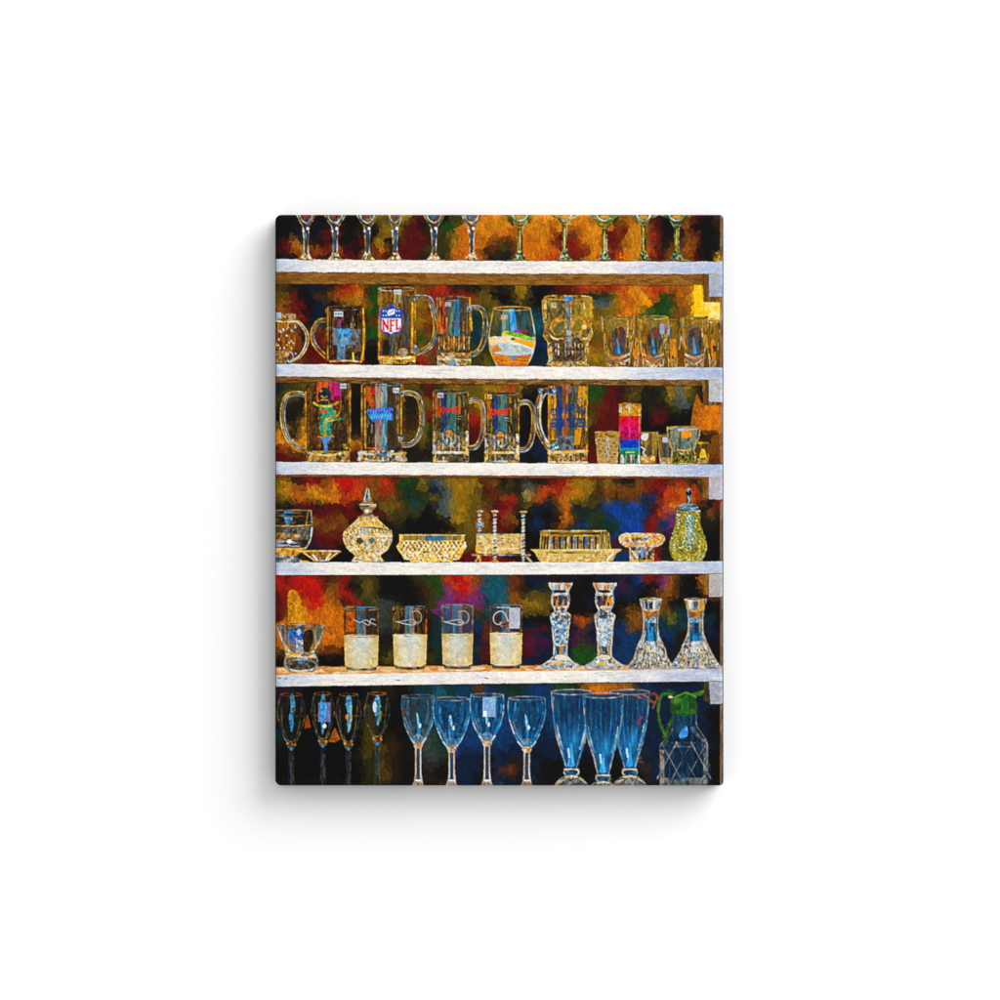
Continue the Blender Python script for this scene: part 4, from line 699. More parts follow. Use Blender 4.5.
# lidded jar
lid = prof(367.7, [(488.3, .9), (493, 1.9), (499, 3.3), (501, 4), (503.5, 6.5), (505.5, 8.4), (508, 7.6), (510, 5), (513, 4.2), (515.5, 6), (517, 9.5), (520, 11), (526, 18), (533, 24)], False)
bod = prof(367.7, [(532, 24), (537, 24.8), (543, 23.5), (550, 19.5), (554, 14), (556, 12.5), (558, 14), (561, 16), (562.3, 15.4)])
g = item('candy_jar', [P(lid), P(bod)], 'round lidded crystal jar with a pointed finial', g4); ld = item('lid', [P(lid)], parent=g)
fill(bod, CW, .97, 1, 'f'); fill(prof(367.7, [(518, 9), (526, 18), (532, 24), (533, 24)], False), CG, .97, 2, 'm'); fill(lid, CW, .55, 3, 'f')
soft(367, 523, 9, 4, 'f0c458', .6)
for q in range(-6, 7):
    line([(367.7 + q * 3.6, 529), (367.7 + q * 3.6 + 1.4, 533)], 1.1, ['5c4824', '303840', '88704c', '6c8ca8'], .85, q + 9); line([(367.7 + q * 3.5 - 2, 540), (367.7 + q * 3.1, 546), (367.7 + q * 3.5 + 2, 540)], .9, ['705424', 'fff8e0', '98784c'], .7, q + 9)
clip(bod)
for q in range(-7, 8):
    for s_ in (-1, 1): line([(367.7 + q * 4.2, 536), (367.7 + q * 3.4 + s_ * 4, 544), (367.7 + q * 2.4 + s_ * 7, 552)], .7, ['8c6824', 'fff4d0', 'b08838'], .6, q + 30)
clip(prof(367.7, [(519, 9), (526, 18), (533, 24)], False))
for q in range(-6, 7): line([(367.7 + q * 1.4, 518), (367.7 + q * 3.6, 530)], .8, ['fff0c0', 'a87c28', 'e8bc50'], .7, q + 50)
clip()
line([(344, 530.5), (367.7, 527.4), (391, 530.5)], 1.6, ['b09868', 'f8f0d8', '688098', '483820'], .85, sm=True); line([(343.5, 535.5), (367.7, 536.8), (392, 535.5)], 1.4, ['f4d890', 'e0b048', 'fff8e8'], .9, sm=True)
fill([(356, 541), (360, 537.5), (364, 541), (360, 545)], '2c343c', .85); fill([(368, 540), (372, 537), (376, 540), (372, 544)], '4c5c68', .85); fill([(380, 540), (384, 538.5), (387, 540), (383, 542.5)], 'd8e4ec', .9); soft(366, 532, 4, 4, 'a8c4d8', .7); ring(366, 541, 10, 5, 1.1, ['fff4d8', 'e8c070'], .7, 200, 340)
fill(prof(367.7, [(488.5, .8), (499, 3)], False), ['30404c', '587080', 'c8b880'], .95, 1, 'v'); line([(368.4, 490), (368.4, 499)], 1.3, '58a0d8', .9); line([(367, 488.6), (364.2, 500)], .9, ['d8b868', 'e8e4d8'], .95); line([(368.6, 489), (371.2, 500)], .9, ['e8c878', 'b89040'], .95)
line([(360, 506), (375.5, 506)], 2.0, ['283038', '98a0a8', 'e8dcb8', '483c28'], .9); line([(359.5, 504.5), (376, 504.5)], 1.0, ['f0d890', 'fff'+'8e8'], .9); line([(358, 517), (378, 517)], 1.3, ['2c2818', 'e8d8a8', '605838'], .9); fill(oval(367.5, 511, 3, 2), ['f4f4ec', 'c8b070'], .9, 1, 'f')
line([(352.5, 561.6), (383, 561.6)], 1.4, ['fff0c0', 'c89028', '98a8b0'], .9); line([(353, 559), (362, 560)], 1.3, ['382c18', 'c89838'], .8)
# hobnail bowl
b = [(399.3, 534.4), (464.7, 534.8), (464, 541), (467, 546), (464, 551), (461.5, 556), (459, 559.5), (453, 560), (452, 562.2), (411, 562.2), (410, 560), (404, 559.3), (402, 555), (398.6, 551), (396.4, 546.5), (399.8, 541)]
g = item('hobnail_bowl', [P(b)], 'wide studded crystal bowl with a plain rim', g4); rm = item('rim', [P(rect(399.5, 534.3, 464.5, 540))], parent=g)
fill(b, CG, .98, 2, 'f'); fill(rect(400, 535.5, 464, 540.5), ['6c6840', '4c4c34', '8c7c48', '9c7c30'], .9, 2, 'v'); fill(rect(425, 535.5, 444, 541), ['2870a8', '3c88c0', '1c5480'], .8, 2, 'f'); fill(rect(399.5, 535, 403, 541), ['e8b038', 'f4d078'], .95); fill(rect(461, 535, 464.5, 541), ['d8b050', 'f4e0a0'], .9); line([(399.5, 534.8), (464.5, 535.2)], 1.1, ['e0c078', 'c89840', 'f8e8b8'], .95)
for r_ in range(6):
    for q in range(15):
        x_ = 402 + q * 4.35 + (r_ % 2) * 2.1; y_ = 543 + r_ * 3.3
        if abs(x_ - 431.7) > 33 - max(0, r_ - 1) * 2.9: continue
        if r_ < 3: fill([(x_ - 1.5, y_ - 1.2), (x_ + 1.5, y_ - 1.2), (x_, y_ + 1.8)], ['704818', '3c3428', '2c5c80' if abs(x_ - 430) < 12 else '8c5c1c', '98682c'][(q + r_) % 4], .75)
        fill(oval(x_ + 2.1, y_ - .3, 1.1, 1.1, 8), ['fff4d0', 'f8dc98', 'ffffff', 'f0c860'][(q * 3 + r_) % 4], .85)
# coaster caddy
stack = rect(476.5, 534, 522.5, 553.4)
posts = [L([(x_, a_), (x_, b_)], w_, False) for x_, a_, b_, w_ in ((479.6, 511, 534, 3), (494.8, 510.5, 562, 4), (523.2, 511, 561, 4))]
tray = [(472, 554), (498, 553.2), (530, 554), (530, 556), (472, 556)]
feet = [L([(478, 555), (474, 561.5)], 2.4, False), L([(526, 556), (531, 561.5)], 2.4, False)]
g = item('coaster_caddy', [P(tray)] + feet + posts, 'stack of round glass coasters held between three twisted posts', g4)
c4 = item('coaster_stack', [P(stack)], parent=g)
fill(stack, ['d8b058', 'e8cc88', 'c0a058', 'ccb880', 'b89048', 'f4e4b0'], .97, 2, 'm')
for y_ in (538.6, 544.4, 549): line([(476.5, y_), (499, y_ + .9), (522, y_)], 1.0, ['8c6820', 'fff0c0', 'a88c50'], .8, int(y_), sm=True)
line([(477, 535), (499, 534.2), (515, 536)], 1.6, ['98a4ac', 'e0e4e0', 'c8a868', '3c4448'], .9, 1, sm=True); fill(rect(475.6, 546, 479, 552), ['e8a828', 'f0c048'], .95); fill(rect(497, 547.5, 519, 549.5), ['f0e0b0', 'e8d4a0'], .7)
line([(472, 554.6), (530, 555)], 1.9, ['98a8b8', 'c8d4dc', '586878', 'd8c8a0'], .97, 2); line([(473, 555.5), (482, 555)], 1.6, ['e0a838', 'c88c28'], .95)
line([(479, 556), (475.5, 561.8)], 2.0, ['d8b880', 'f8ecd0', '907040'], .95); line([(480, 556), (480, 562)], 2, ['e8a840', 'c88828'], .9); line([(526, 556), (531, 561.5)], 2.2, ['f0e4c8', 'c8b890'], .95); line([(503, 551), (530, 553)], 1 * .01 + .5, 'c8a860', .4)
for (x_, a_, b_) in ((479.6, 511, 534), (494.8, 511, 562), (523.2, 511.5, 561)):
    line([(x_, a_), (x_, b_)], 2.4, ['88a0b4', '48586c', 'c8d4dc', 'b0a078'], .97, int(x_)); n_ = int((b_ - a_) / 1.9)
    for q in range(n_): line([(x_ - 1.5, a_ + q * 1.9 + 1), (x_ + 1.5, a_ + q * 1.9 + .1)], .8, ['f0e8d4', 'd8b468', 'ffffff', '303c48'][q % 4], .9)
    line([(x_ - 3, a_ + .3), (x_ + 3, a_ + .3)], 1.8, ['e8b858', 'e8e8e0', '98784c'], .95, 1); fill(oval(x_, a_ + 1.5, 1.5, 1.3, 10), '586068', .8)
    if b_ > 550: q = IDS[L([(x_, a_), (x_, b_)], 3.6, False)[0]]; q[L([(x_, a_), (x_, b_)], 3.6, False)[1] > .5] = g
tag(476, 522.4, 483.8, 527.4, g, False, ('a8b8c0', 'c8d0d4', '5c7888'))
line([(492, 561.5), (497.5, 561.5)], 2, ['c8a860', 'f0e8d8'], .95)
# butter dish
lidb = [(541, 533), (544, 530.4), (606, 530.4), (609, 533), (611.3, 550.5), (539.3, 550.5)]
plate = [(531, 549.4), (540, 549.6), (611, 549.6), (621.5, 549), (620.5, 551.2), (616.5, 553), (613, 560), (610, 561.6), (541, 562), (538, 559), (535.5, 553.4)]
g = item('butter_dish', [P(plate)], 'oblong ribbed butter dish with its lid on', g4); lb = item('lid', [P(lidb)], parent=g)
fill(lidb, ['1c1810', '38301c', '504424', '28241c'], .93, 2, 'v')
fill(rect(546, 531, 603, 535), ['1c140c', '70541c', '402c14', 'a08030'], .9, 1, 'h'); line([(543, 530.8), (606, 531)], 1.5, ['e8b030', 'd8a030', 'f4e0a0', '98a8a0'], .95, 1)
line([(544, 535.6), (607, 535.6)], 1.6, ['e0a838', 'f0d078', 'c89030'], .95, 2)
cols_ = ['a8b8cc', 'b88048', 'a89888', 'd8d4c8', '88a4c0', 'c89848', '407ca8', '2880c8', 'c08838', 'd8b058']
for q in range(10):
    x_ = 551 + q * 6.0
    line([(x_ - .6, 537.5), (x_ - 1.2, 549)], 2.7, [cols_[q], cols_[(q * 3) % 10], cols_[q], 'e8ecec'], .95, q); line([(x_ + 1.3, 536.5), (x_ + 1.2, 549)], 1.1, ['e8b848', 'd8c8a0', 'a07028'], .9, q)
for x_, t_ in ((541.5, -1.6), (544, -1.5), (547, -1.2), (549.6, -.8), (601.5, .8), (604, 1.2), (606.6, 1.6), (608.6, 1.8)): line([(x_, 533), (x_ + t_, 549.5)], 1.2, ['d8a838', 'e8cc80', 'a08030', 'c8b068'], .95, int(x_))
fill(rect(598.5, 531, 608, 550), ['c8a848', '988434', '504c24', 'e0c870'], .5, 4, 'v'); fill(rect(540, 531, 548, 536), ['e0b040', 'b88c28'], .6, 2, 'f')
fill(plate, ['d8b860', 'e8cc80', 'c8a450', 'f0e0a8', 'b0903c', 'e0c070'], .97, 2, 'f'); line([(531, 549.8), (621, 549.6)], 1.3, ['f4e4b0', 'e0b858', 'd8cc98'], .95, 1); line([(547, 552.6), (600, 552.8)], 1.8, ['403418', '705c24', 'c8a448', '98904c'], .85, 5); line([(550, 558), (605, 558)], 1.2, ['806428', 'f4e8b8', 'd0a848'], .7, 6); line([(607, 560), (613, 554)], 1.6, 'f4f4ec', .9)
# small pedestal bowl
bw = smooth([(619, 537), (624, 533.5), (640, 533), (660, 533.8), (665, 538), (663, 543), (656, 547), (640, 549), (627, 547.5), (620, 543)], 4, True); pd = [(629, 547), (655, 547), (653, 562), (630, 562)]
g = item('pedestal_bowl', [P(bw), P(pd)], 'small crystal bowl on a short foot, left of the syrup jug', g4); item('foot', [P(pd)], parent=g)
fill(bw, CW + ['d88828', '98584c', 'e89838', 'b8b0b0', '705848'], .97, 3, 'f'); fill(rect(650, 536, 662, 545), ['e89828', 'f0b040', 'c87818', 'f8d898'], .6, 1, 'm'); line([(621, 535), (640, 533.6), (662, 535.5)], 1.3, ['f0e0a8', 'c0ac78', 'd8d4c0'], .9, sm=True); fill(rect(632, 538, 645, 541), ['402010', 'c87828', '8c98a0', '2c3848'], .8, 3, 'f')
fill(pd, ['a8a8a4', '3c4048', 'd8d4c8', '1c2430', 'c88c38', '785030'], .95, 3, 'm'); line([(641.5, 549), (641.8, 557)], 2, '58a8dc', .9); line([(630, 548), (630.5, 562)], 1.6, ['e8dcc0', 'c8a868'], .9); line([(653.6, 548), (652.6, 562)], 2, ['d8a848', 'f0dca8', '6c5428'], .95); line([(634, 561), (651, 561)], 2.2, ['f0b828', 'd89c20', '504018'], .9, 1); line([(632, 551), (637, 558)], 1.7, 'e0d8c4', .9)
# syrup jug
bd = prof(688, [(510, 11.8), (516, 12.2), (524, 12.6), (531, 14.5), (539, 17.4), (548, 18.6), (555, 16.8), (561.5, 13)]); cap = prof(688, [(504, 8), (506, 9.8), (510, 11), (511.5, 11)]); sp = prof(688.8, [(488.5, .9), (491, 3), (493.5, 3), (495, 2.4), (504, 2.6)], False)
g = item('syrup_dispenser', [P(bd), P(cap), P(sp)], 'yellow green diamond cut glass dispenser with a metal spout', g4); item('metal_cap', [P(cap), P(sp)], parent=g)
fill(bd, ['8c8418', 'a8981c', '6c6c18', 'c0a828', '58601c', '98a058', '7c7018'], .97, 2, 'f'); clip(bd)
for q in range(-9, 16):
    line([(668 + q * 3.1, 511), (668 + q * 3.1 + 24, 562)], .75, ['d0c048', '4c5418', 'e0d890'], .55, q + 20); line([(708 - q * 3.1, 511), (708 - q * 3.1 - 24, 562)], .75, ['3c4414', 'd8cc60', '68701c'], .55, q + 20)
for q in range(11):
    for j in range(3): line([(685.5 + j * 3 + (q % 2), 515 + q * 3.0), (687.5 + j * 3 + (q % 2), 517 + q * 3.0)], 1.3, ['88c0cc', 'a8d4dc', '5c98a8'][j], .85)
for q in range(60): fill(oval(671 + (q * 47) % 35, 514 + (q * 29) % 46, .8, .8, 6), ['f0d820', 'f8f0a0', 'e8c818', '2c3410', 'ffffff'][q % 5], .85)
soft(675, 556, 8, 5, 'b8a010', .5); soft(688, 560, 9, 2, 'c8c070', .5); clip()
line(bd[:len(bd) // 2], 1.0, ['b0a048', '585010', 'd0c878'], .8); line(bd[len(bd) // 2:], 1.0, ['8c8838', '484810'], .8)
fill(cap, ['586c74', '98a8ac', '2c3c44', '70645c', 'a09880'], .97, 2, 'h'); fill(rect(683, 504.5, 693, 510), ['70b0c8', '98c8d8', '488098'], .8, 2, 'h'); fill(sp, ['48707c', '68909c', '283c44', 'a0b8bc'], .97, 1, 'v'); fill(oval(688.8, 493, 3, 3), '0c181c', .95); line([(688.2, 488.8), (688.2, 492)], 1.1, '88b0b8', .9); line([(676.5, 512.5), (699.5, 512.5)], 1.1, ['a89c68', '484830', 'd0c8a0'], .9)

# ------------------------------------------------------------------ fifth row: tumblers with candle wax, candlesticks
g5 = 'pieces on the lowest shelf'
# wax-coloured smear behind the low glass
fill(smooth([(288, 594), (292, 589.5), (297, 593), (301, 606), (305, 622), (305, 628), (290, 628), (288, 610)], 4, True), ['d09018', 'b87c14', 'e0a428', 'a06810'], .85, 2)
b = prof(301, [(625, 24), (632, 23), (645, 18.8), (652, 16.4), (656, 15.6), (659, 16), (664, 17.3), (669, 15.4), (672.3, 11)])
g = item('low_glass', [P(b)], 'wide clear tumbler with a pinched waist at the left end of the lowest shelf', g5)
fill(b, ['6c5c48', '4c4c50', '8c7048', '3c3838', '907c5c'], .8, 2, 'v'); clip(b)
fill(smooth([(279, 628), (290, 629), (292, 640), (287, 650), (281, 640)], 3, True), ['4c4c6c', '6c6c84', '8c8880'], .7, 2, 'v'); fill(smooth([(290, 631), (300, 629), (305, 636), (305, 643), (297, 644), (290, 640)], 4, True), ['1c58a0', '2c70c0', '123c74', '3c88d0'], .95, 1); fill(smooth([(304, 632), (312, 630), (313, 642), (307, 652), (302, 645)], 4, True), ['241408', '3c240c', '140c08'], .92); fill(smooth([(314, 631), (322, 627), (320, 640), (316, 645)], 3, True), ['70745c', '8c8c68', '505c50'], .9, 1, 'v')
fill(rect(296, 640, 303, 656), ['88b4d8', 'd0e0ec', '3c78b0', '9c8c7c', 'f4f4f4'], .9, 2, 'f'); fill(rect(285, 642, 296, 653), ['80706c', '988878', '6c6058'], .7, 4); fill(oval(299, 632, 2, 3), 'c8dcf0', .8); fill(oval(296, 639, 1.3, 1.3), 'd88420')
line([(284, 643), (290, 652), (301, 656), (312, 653), (318, 643)], 2.4, ['e8c068', 'f0b848', 'c8d4d8', 'b89048', 'fff0c8'], .9, 2, sm=True); fill(rect(286, 653, 316, 659), ['c8a058', 'f0dca8', '5c6878', 'e8b040', 'd8d4cc', '8c6c38'], .85, 3, 'h'); fill(oval(301, 665, 15, 5.4), ['30301c', '504028', '1c1c18', '803018', '687060'], .9, 3, 'm'); fill(rect(298, 658, 305, 664), ['2c60a0', '5c98c8'], .8, 2, 'f')
ring(301, 665.5, 15.6, 6, 1.8, ['c8c8b8', 'e8e0cc', '788078', 'a89868'], .9); line([(289, 669.5), (301, 671), (313, 669.5)], 2.0, ['d8dcd4', 'a8b0a8', 'f0ece0'], .9, sm=True); clip()
line([(277.5, 627), (282, 640), (286, 652), (285, 662), (290, 671)], 1.3, ['b0a890', '485c68', 'e0d8c0'], .9, 1, sm=True); line([(324.5, 627), (320, 640), (316, 652), (317.5, 662), (313, 671)], 1.5, ['6c7060', '343c38', 'c0bca0'], .95, 2, sm=True); rim(301, 626, 23.6, 2.4, 5, ('98a0a0', '504c44', 'c8a878', '303438')); fill(oval(299, 625, 3, 1), '88a8e8', .9)
def candle(x0, x1, y0, yw, y1, k, label, inner, edge):
    cx = (x0 + x1) / 2; hw = (x1 - x0) / 2
    full = [(x0, y0), (x1, y0), (x1 - 1.8, y1 - 4), (x1 - 3, y1), (x0 + 3, y1), (x0 + 1.8, y1 - 4)]
    t_ = (yw - y0) / (y1 - y0) * 1.8
    wax = [(x0 + t_, yw), (x1 - t_, yw), (x1 - 1.8, y1 - 5), (cx + hw * .6, y1 - 3), (cx - hw * .6, y1 - 3), (x0 + 1.8, y1 - 5)]
    g = item('candle_tumbler', [P(full)], label, g5); item('wax', [P(wax)], parent=g)
    upper = [(x0, y0), (x1, y0), (x1 - t_, yw + 1), (x0 + t_, yw + 1)]
    fill(upper, inner, .62, k, 'v')
    clip(upper)
    fill(rect(cx - 4, y0, cx - .4, yw), ['2c6c80', '38809c', '1c4c60'], .85, k, 'v'); fill(rect(cx - .4, y0, cx + 4.5, yw), ['806c60', '5c6c7c', '98888c', '48505c'], .75, k, 'v')
    line([(x0 + 1, y0), (x0 + 2, yw)], 1.5, edge, .9, k); line([(x1 - 1, y0), (x1 - 2, yw)], 1.5, edge, .9, k + 1); line([(x0 + 4, y0 + 2), (x0 + 4.4, yw)], .8, ['5c4824', '282018'], .6); line([(x1 - 4, y0 + 2), (x1 - 4.4, yw)], .8, ['5c4824', '282018'], .6); clip()
    sl, m = P(wax)
    n_ = fbm(5, 80 + k, 3)[sl][..., None]; u = ((gx[sl] - cx) / hw)[..., None]; v = ((gy[sl] - yw) / (y1 - yw))[..., None]
    col = rgb('d0d4c8') * (1 - np.clip(u * u * 1.1, 0, 1)) + rgb('c8ac68') * np.clip(u * u * 1.1, 0, 1)
    col = col * (1 - v * .28) + rgb('dcb868') * v * .28 + n_ * .10 + fbm(2.2, 90 + k, 2)[sl][..., None] * .05 + (0.03 if k % 2 else 0)
    a = m[..., None]; IMG[sl] = IMG[sl] * (1 - a) + np.clip(col, 0, 1) * a
    soft(cx, yw + 7, 5, 7, 'c0d0d4', .55); fill([(cx + hw * .5 - 1.2, y1 - 10), (cx + hw * .5, y1 - 13), (cx + hw * .5 + 1.6, y1 - 7), (cx + hw * .5 - .4, y1 - 6)], 'fff0c0', .95); soft(cx + hw * .5, y1 - 8, 3, 3, 'f0c860', .6)
    ring(cx, yw + .4, hw - 2, 1.3, 1.1, ['c89028', 'e8d098', '604818'], .85, 0, 360, k)
    line([(x0 + 4, y1 - 2), (cx, y1 - 1), (x1 - 4, y1 - 2)], 2.4, ['14202c', '2c4858', '8c7030', '101418', '506878'], .95, k, sm=True); line([(x0 + 4, y1 - .2), (x1 - 4, y1 - .2)], .9, ['806c40', '303028'], .7)
    rim(cx, y0 + .6, hw - .6, 1.6, k, ('806038', 'a09078', '2c2418', '68889c')); line([(cx - 4, y0 - .2), (cx + 4, y0 - .2)], 1.1, '2c84b8', .9)
    return g, cx, hw
sc = lambda pts, cx, cy: [(cx + a_, cy + b_) for a_, b_ in pts]
EDG = [['5c3414', '30200c', 'a06020', '804c18'], ['e85818', 'c88020', '603414', '301c10'], ['c07830', 'a0906c', '504838'], ['5c3c28', 'a87c4c', '38302c']]
INN = [['281c10', '4c3414', '3c2410', '1c1c18'], ['1c140c', '5c3c10', '806018', '241c10'], ['2c5870', '3c6c84', '584860', '6c3038'], ['3c2c20', '2c3c48', '503040', '28282c']]
for k, (a, c, e, f, y1, lab) in enumerate(((343.2, 379.5, 608, 635.5, 670.5, 'candle tumbler nearest the left, against orange and green'), (392.3, 427.8, 607, 634.5, 669.6, 'candle tumbler second from left, in front of black'),
                                        (441, 474, 605.5, 634, 669, 'candle tumbler third from left, under the purple patch'), (489, 523, 605.5, 633, 668.6, 'candle tumbler with a white paper tag stuck on its glass'))):
    g, cx, hw = candle(a, c, e, f, y1, k, lab, INN[k], EDG[k])
    if k == 0: fill(rect(346, 612, 355, 632), ['d87018', 'c05c10', '803c10'], .8, 1); line([(354, 620), (360, 622.5), (366, 620), (370, 622.5), (376, 625)], .9, 'c8c8c4', .8, sm=True); line([(364, 623), (369, 625), (371, 619), (375, 620)], .9, 'c0c0bc', .8, sm=True)
    elif k < 3:
        line(sc([(-14, 0), (-5, 2.4), (3, 3.4), (6, 0)], cx, 621.5), .9, 'c8ccc8', .9, sm=True); line(sc([(-12, 0), (-2, -2), (4, -2), (5, 3)], cx, 622), .9, 'b8bcb8', .85, sm=True)
        line(sc([(2, -9), (7, -10), (11, -6), (10.5, 0), (6, 2.5), (1, 1)], cx, 621), 1.0, 'b8a8a0', .85, sm=True); line(sc([(-5, -13), (-4, 12)], cx, 620), .8, '90a4b0', .5)
    else:
        line(sc([(4, 0), (0, -8), (-5, -9), (-10, -5), (-10, 1), (-6, 4), (0, 2)], cx - 2, 620.5), 1.1, 'c0c4c4', .9, sm=True); line(sc([(-6, 1), (0, 0), (8, -2)], cx, 621.5), 1.0, 'c8c8c8', .9); line(sc([(-5, 5.5), (0, 5.4), (6, 3.5)], cx, 620.5), 1.0, 'b8bcc0', .9); line([(497, 607.5), (510, 607.5)], 1.0, 'a8c0cc', .9); fill(oval(cx - 1, 624, 3.5, 4), '6c1420', .6)
        tag(509.5, 607.8, 520, 628.6, g, False, ('b8bcc8', 'c4c8d0', 'acb0c0'))
# candlesticks
CB = ['e8ecec', 'b8ccd8', '6c98b8', '2c587c', 'c89c58', '1c2838', 'f8f8f4', '90785c', 'dcd4c4']
def candlestick(cx, k, lab, mid):
    pr = [(583, 11.4), (585, 11.2), (589, 9), (592, 8), (596, 8.8), (601, 9.2), (606, 7.8), (610, 6), (612, 6.2), (615.5, 10), (619, 9.6), (630, 8), (645, 6.9), (655, 6.6), (658, 8.4), (662, 13), (665, 18.5), (668, 19.5), (669.7, 15)]
    b = prof(cx, pr); g = item('candlestick', [P(b)], lab, g5)
    cupm = prof(cx, [p for p in pr if p[0] <= 610]); item('candle_cup', [P(cupm)], parent=g)
    ftm = prof(cx, [p for p in pr if p[0] >= 655]); item('foot', [P(ftm)], parent=g)
    fill(b, CB, .95, k, 'm'); clip(b)
    fill(rect(cx - 12, 583, cx + 12, 590), ['c89050', 'e0b078', 'a8683c', 'f0e4d0', '9cb0c0'], .85, k, 'v'); line([(cx - 11, 584), (cx + 11, 584)], 1.3, ['f4d8a8', 'e8dcc8', 'c07c38'], .95); fill(oval(cx, 591.5, 6, 1.6), '1c1c20', .95); line([(cx - 7, 594), (cx + 7, 594)], 2.2, ['fbf4e8', 'f0e0c0', 'a0a8b0'], .95, k)
    fill(rect(cx - 7, 596, cx + 7, 606), ['181410', '6c3408', 'c87010', '28405c', 'e08c1c', '301c0c'], .95, k, 'v'); soft(cx, 598, 3, 3, '20405c', .8); line([(cx - 4, 607.5), (cx + 4, 609)], 2, ['e8a020', 'f0f0e8', '382408'], .95); line([(cx - 7, 611.5), (cx + 7, 611.5)], 2, ['c8ccd0', '40485c', 'f0f0ec', '806c48'], .95, k); fill(oval(cx, 617, 6, 2), ['2c3c54', '1c2434', '7c8c9c'], .85, 1, 'f')
    fill(prof(cx, [(620, 7), (645, 5)], False), mid, .9, k + 2, 'm')
    for q in range(5):
        y_ = 621 + q * 5.2; line([(cx - 7, y_), (cx, y_ + 4.5), (cx + 7, y_)], 1.0, ['f4f4f0', 'd8b878', 'c0d8e8', '88a8c0'], .85, q + k); line([(cx - 7, y_ + 5), (cx, y_ + .6), (cx + 7, y_ + 5)], 1.0, ['e8f0f4', '285c88', 'd0c8b0'], .75, q)
    fill(rect(cx - 5.5, 645.5, cx + 5.5, 655), ['14405c', '1c5880', '4c90b8', '0c2838', 'a88850'], .95, k, 'v'); line([(cx - 6, 645.5), (cx + 6, 645.5)], 1.4, ['e8a838', 'e8e4d8', '58a0c8'], .9, k); fill(oval(cx, 657.5, 6, 2.8), ['e8dcc8', 'f4ecdc', 'd8c8b0'], .95, 1, 'f')
    fill(rect(cx - 20, 660.5, cx + 20, 670), CB + ['d8a028', 'e8c878', 'c8ccc8', 'a0a8a8'], .9, k, 'm'); fill(oval(cx - 3, 663.6, 3.6, 1.7), ['d8a018', 'e8b83c'], .85); line([(cx - 18, 668.4), (cx + 18, 668.4)], 1.7, ['b8bcb8', 'e8e8e4', '405468', '90a0ac'], .85, k); clip()
    h_ = len(b) // 2
    line(b[:h_], 1.2, ['e8dcc8', 'c8a878', '68809c', 'f8f4ec'], .95, k); line(b[h_:], 1.2, ['e8dcc8', 'c8a878', '7890a4', 'f8f4ec'], .95, k + 1)
    # keep the foot and cup as parts
candlestick(560.5, 3, 'tall baluster candlestick with deep blue facets, left of its twin', ['2870a0', '1c5078', '88b8d4', '5c98bc', 'd8e4ec', '3c4c58'])
candlestick(604.7, 4, 'tall baluster candlestick with whiter facets, right of its twin', ['b8d0e0', 'dce8f0', '98b8cc', 'f0f4f8', '7ca0bc', 'a8a8a4'])
def flared(cx, k, lab, w):
    b = prof(cx, [(599.2, 10.8), (603, 10), (610, 8.2), (620, 7), (630, 7.4), (638, 9.4), (648, 13.8), (658, w - 5.5), (665, w - .5), (668, w), (669, w - 4)])
    g = item('flared_candlestick', [P(b)], lab, g5)
    fill(b, ['a8a8a4', 'c8c8c0', '40505c', '8c98a4', '1c2c40', 'd8d4cc', 'c8902c', 'e8e8e8', '706c6c', '6c94b8'], .95, k, 'f'); clip(b)
    fill(rect(cx - 11, 600, cx + 11, 609), ['302c28', '585048', 'a8b0b4', '1c1c20', 'c8941c' if k % 2 else '7c8890', 'e8e4dc'], .9, k, 'v'); fill(rect(cx - 8, 609, cx + 8, 619), ['b86c14', 'd88c1c', '804c10', '3c5468', 'c87c18'], .9, k, 'm'); line([(cx - 7, 609.5), (cx, 611), (cx + 7, 609.5)], 1.7, ['f0e8d4', 'e8b838', 'a8b8c4'], .9, k, sm=True)
    fill(rect(cx - 8, 618, cx + 8, 624), ['3c90b0', '78b4c8', '1c5c78', 'e8c8a8', '285870'], .9, k, 'm'); fill(rect(cx - 6.5, 623, cx + 6.5, 641), ['0c3c58', '14506c', '1c688c', '2c88b4', '0c2c44'], .95, k, 'v'); soft(cx, 638, 4, 4, '2c90cc', .7); fill(oval(cx - 4 + k % 2, 626.5, 1.1, 2), 'a84828', .7); line([(cx + 4.4, 618), (cx + 5, 630), (cx + 6.4, 640)], 1.4, ['d8e8f0', '78a8c4', 'c8902c'], .85, k); line([(cx - 5, 619), (cx - 5.6, 634), (cx - 8, 644)], 1.2, ['c8ccc8', '385870', 'e8d8b8'], .85, k)
    fill([(cx - 3, 642), (cx + 4, 642), (cx + 6, 653), (cx - 5, 652)], ['b8d0e8', 'd8e8f4', '78a0c8', 'e8ecf0'], .85, k, 'm'); ring(cx, 656, 7, 3, 1.2, ['98b8d0', '303c4c', 'd0d8dc'], .8)
    for q in range(11):
        a_ = -1 + q / 5.0
        line([(cx + a_ * 7, 647), (cx + a_ * (w - 3), 667)], 1.0, [['f0f0ec', '38485c', 'e8b020', 'b8c4cc'], ['e8c020', 'f8dc60', '28303c', 'd8dcdc']][q % 2], .75, q + k)
    line([(cx - w, 668), (cx + w, 668)], 1.6, ['7c8c98', 'c8ccc8', '3c648c', 'b0b4b4'], .9, k); clip()
    h_ = len(b) // 2
    line(b[:h_], 1.2, ['c8ccc8', '90a4b4', 'e8dcc8', 'c8983c'], .9, k); line(b[h_:], 1.2, ['c8ccc8', '90a4b4', 'e8dcc8', 'c8983c'], .9, k + 1); rim(cx, 599.6, 10.4, 1.3, k, ('e8e8e4', 'a8a08c', 'c8a858'))
flared(650.8, 6, 'flared trumpet shaped candlestick, left of its twin', 22.3)
flared(695.6, 7, 'flared trumpet shaped candlestick with amber glints, at the right end', 24.5)

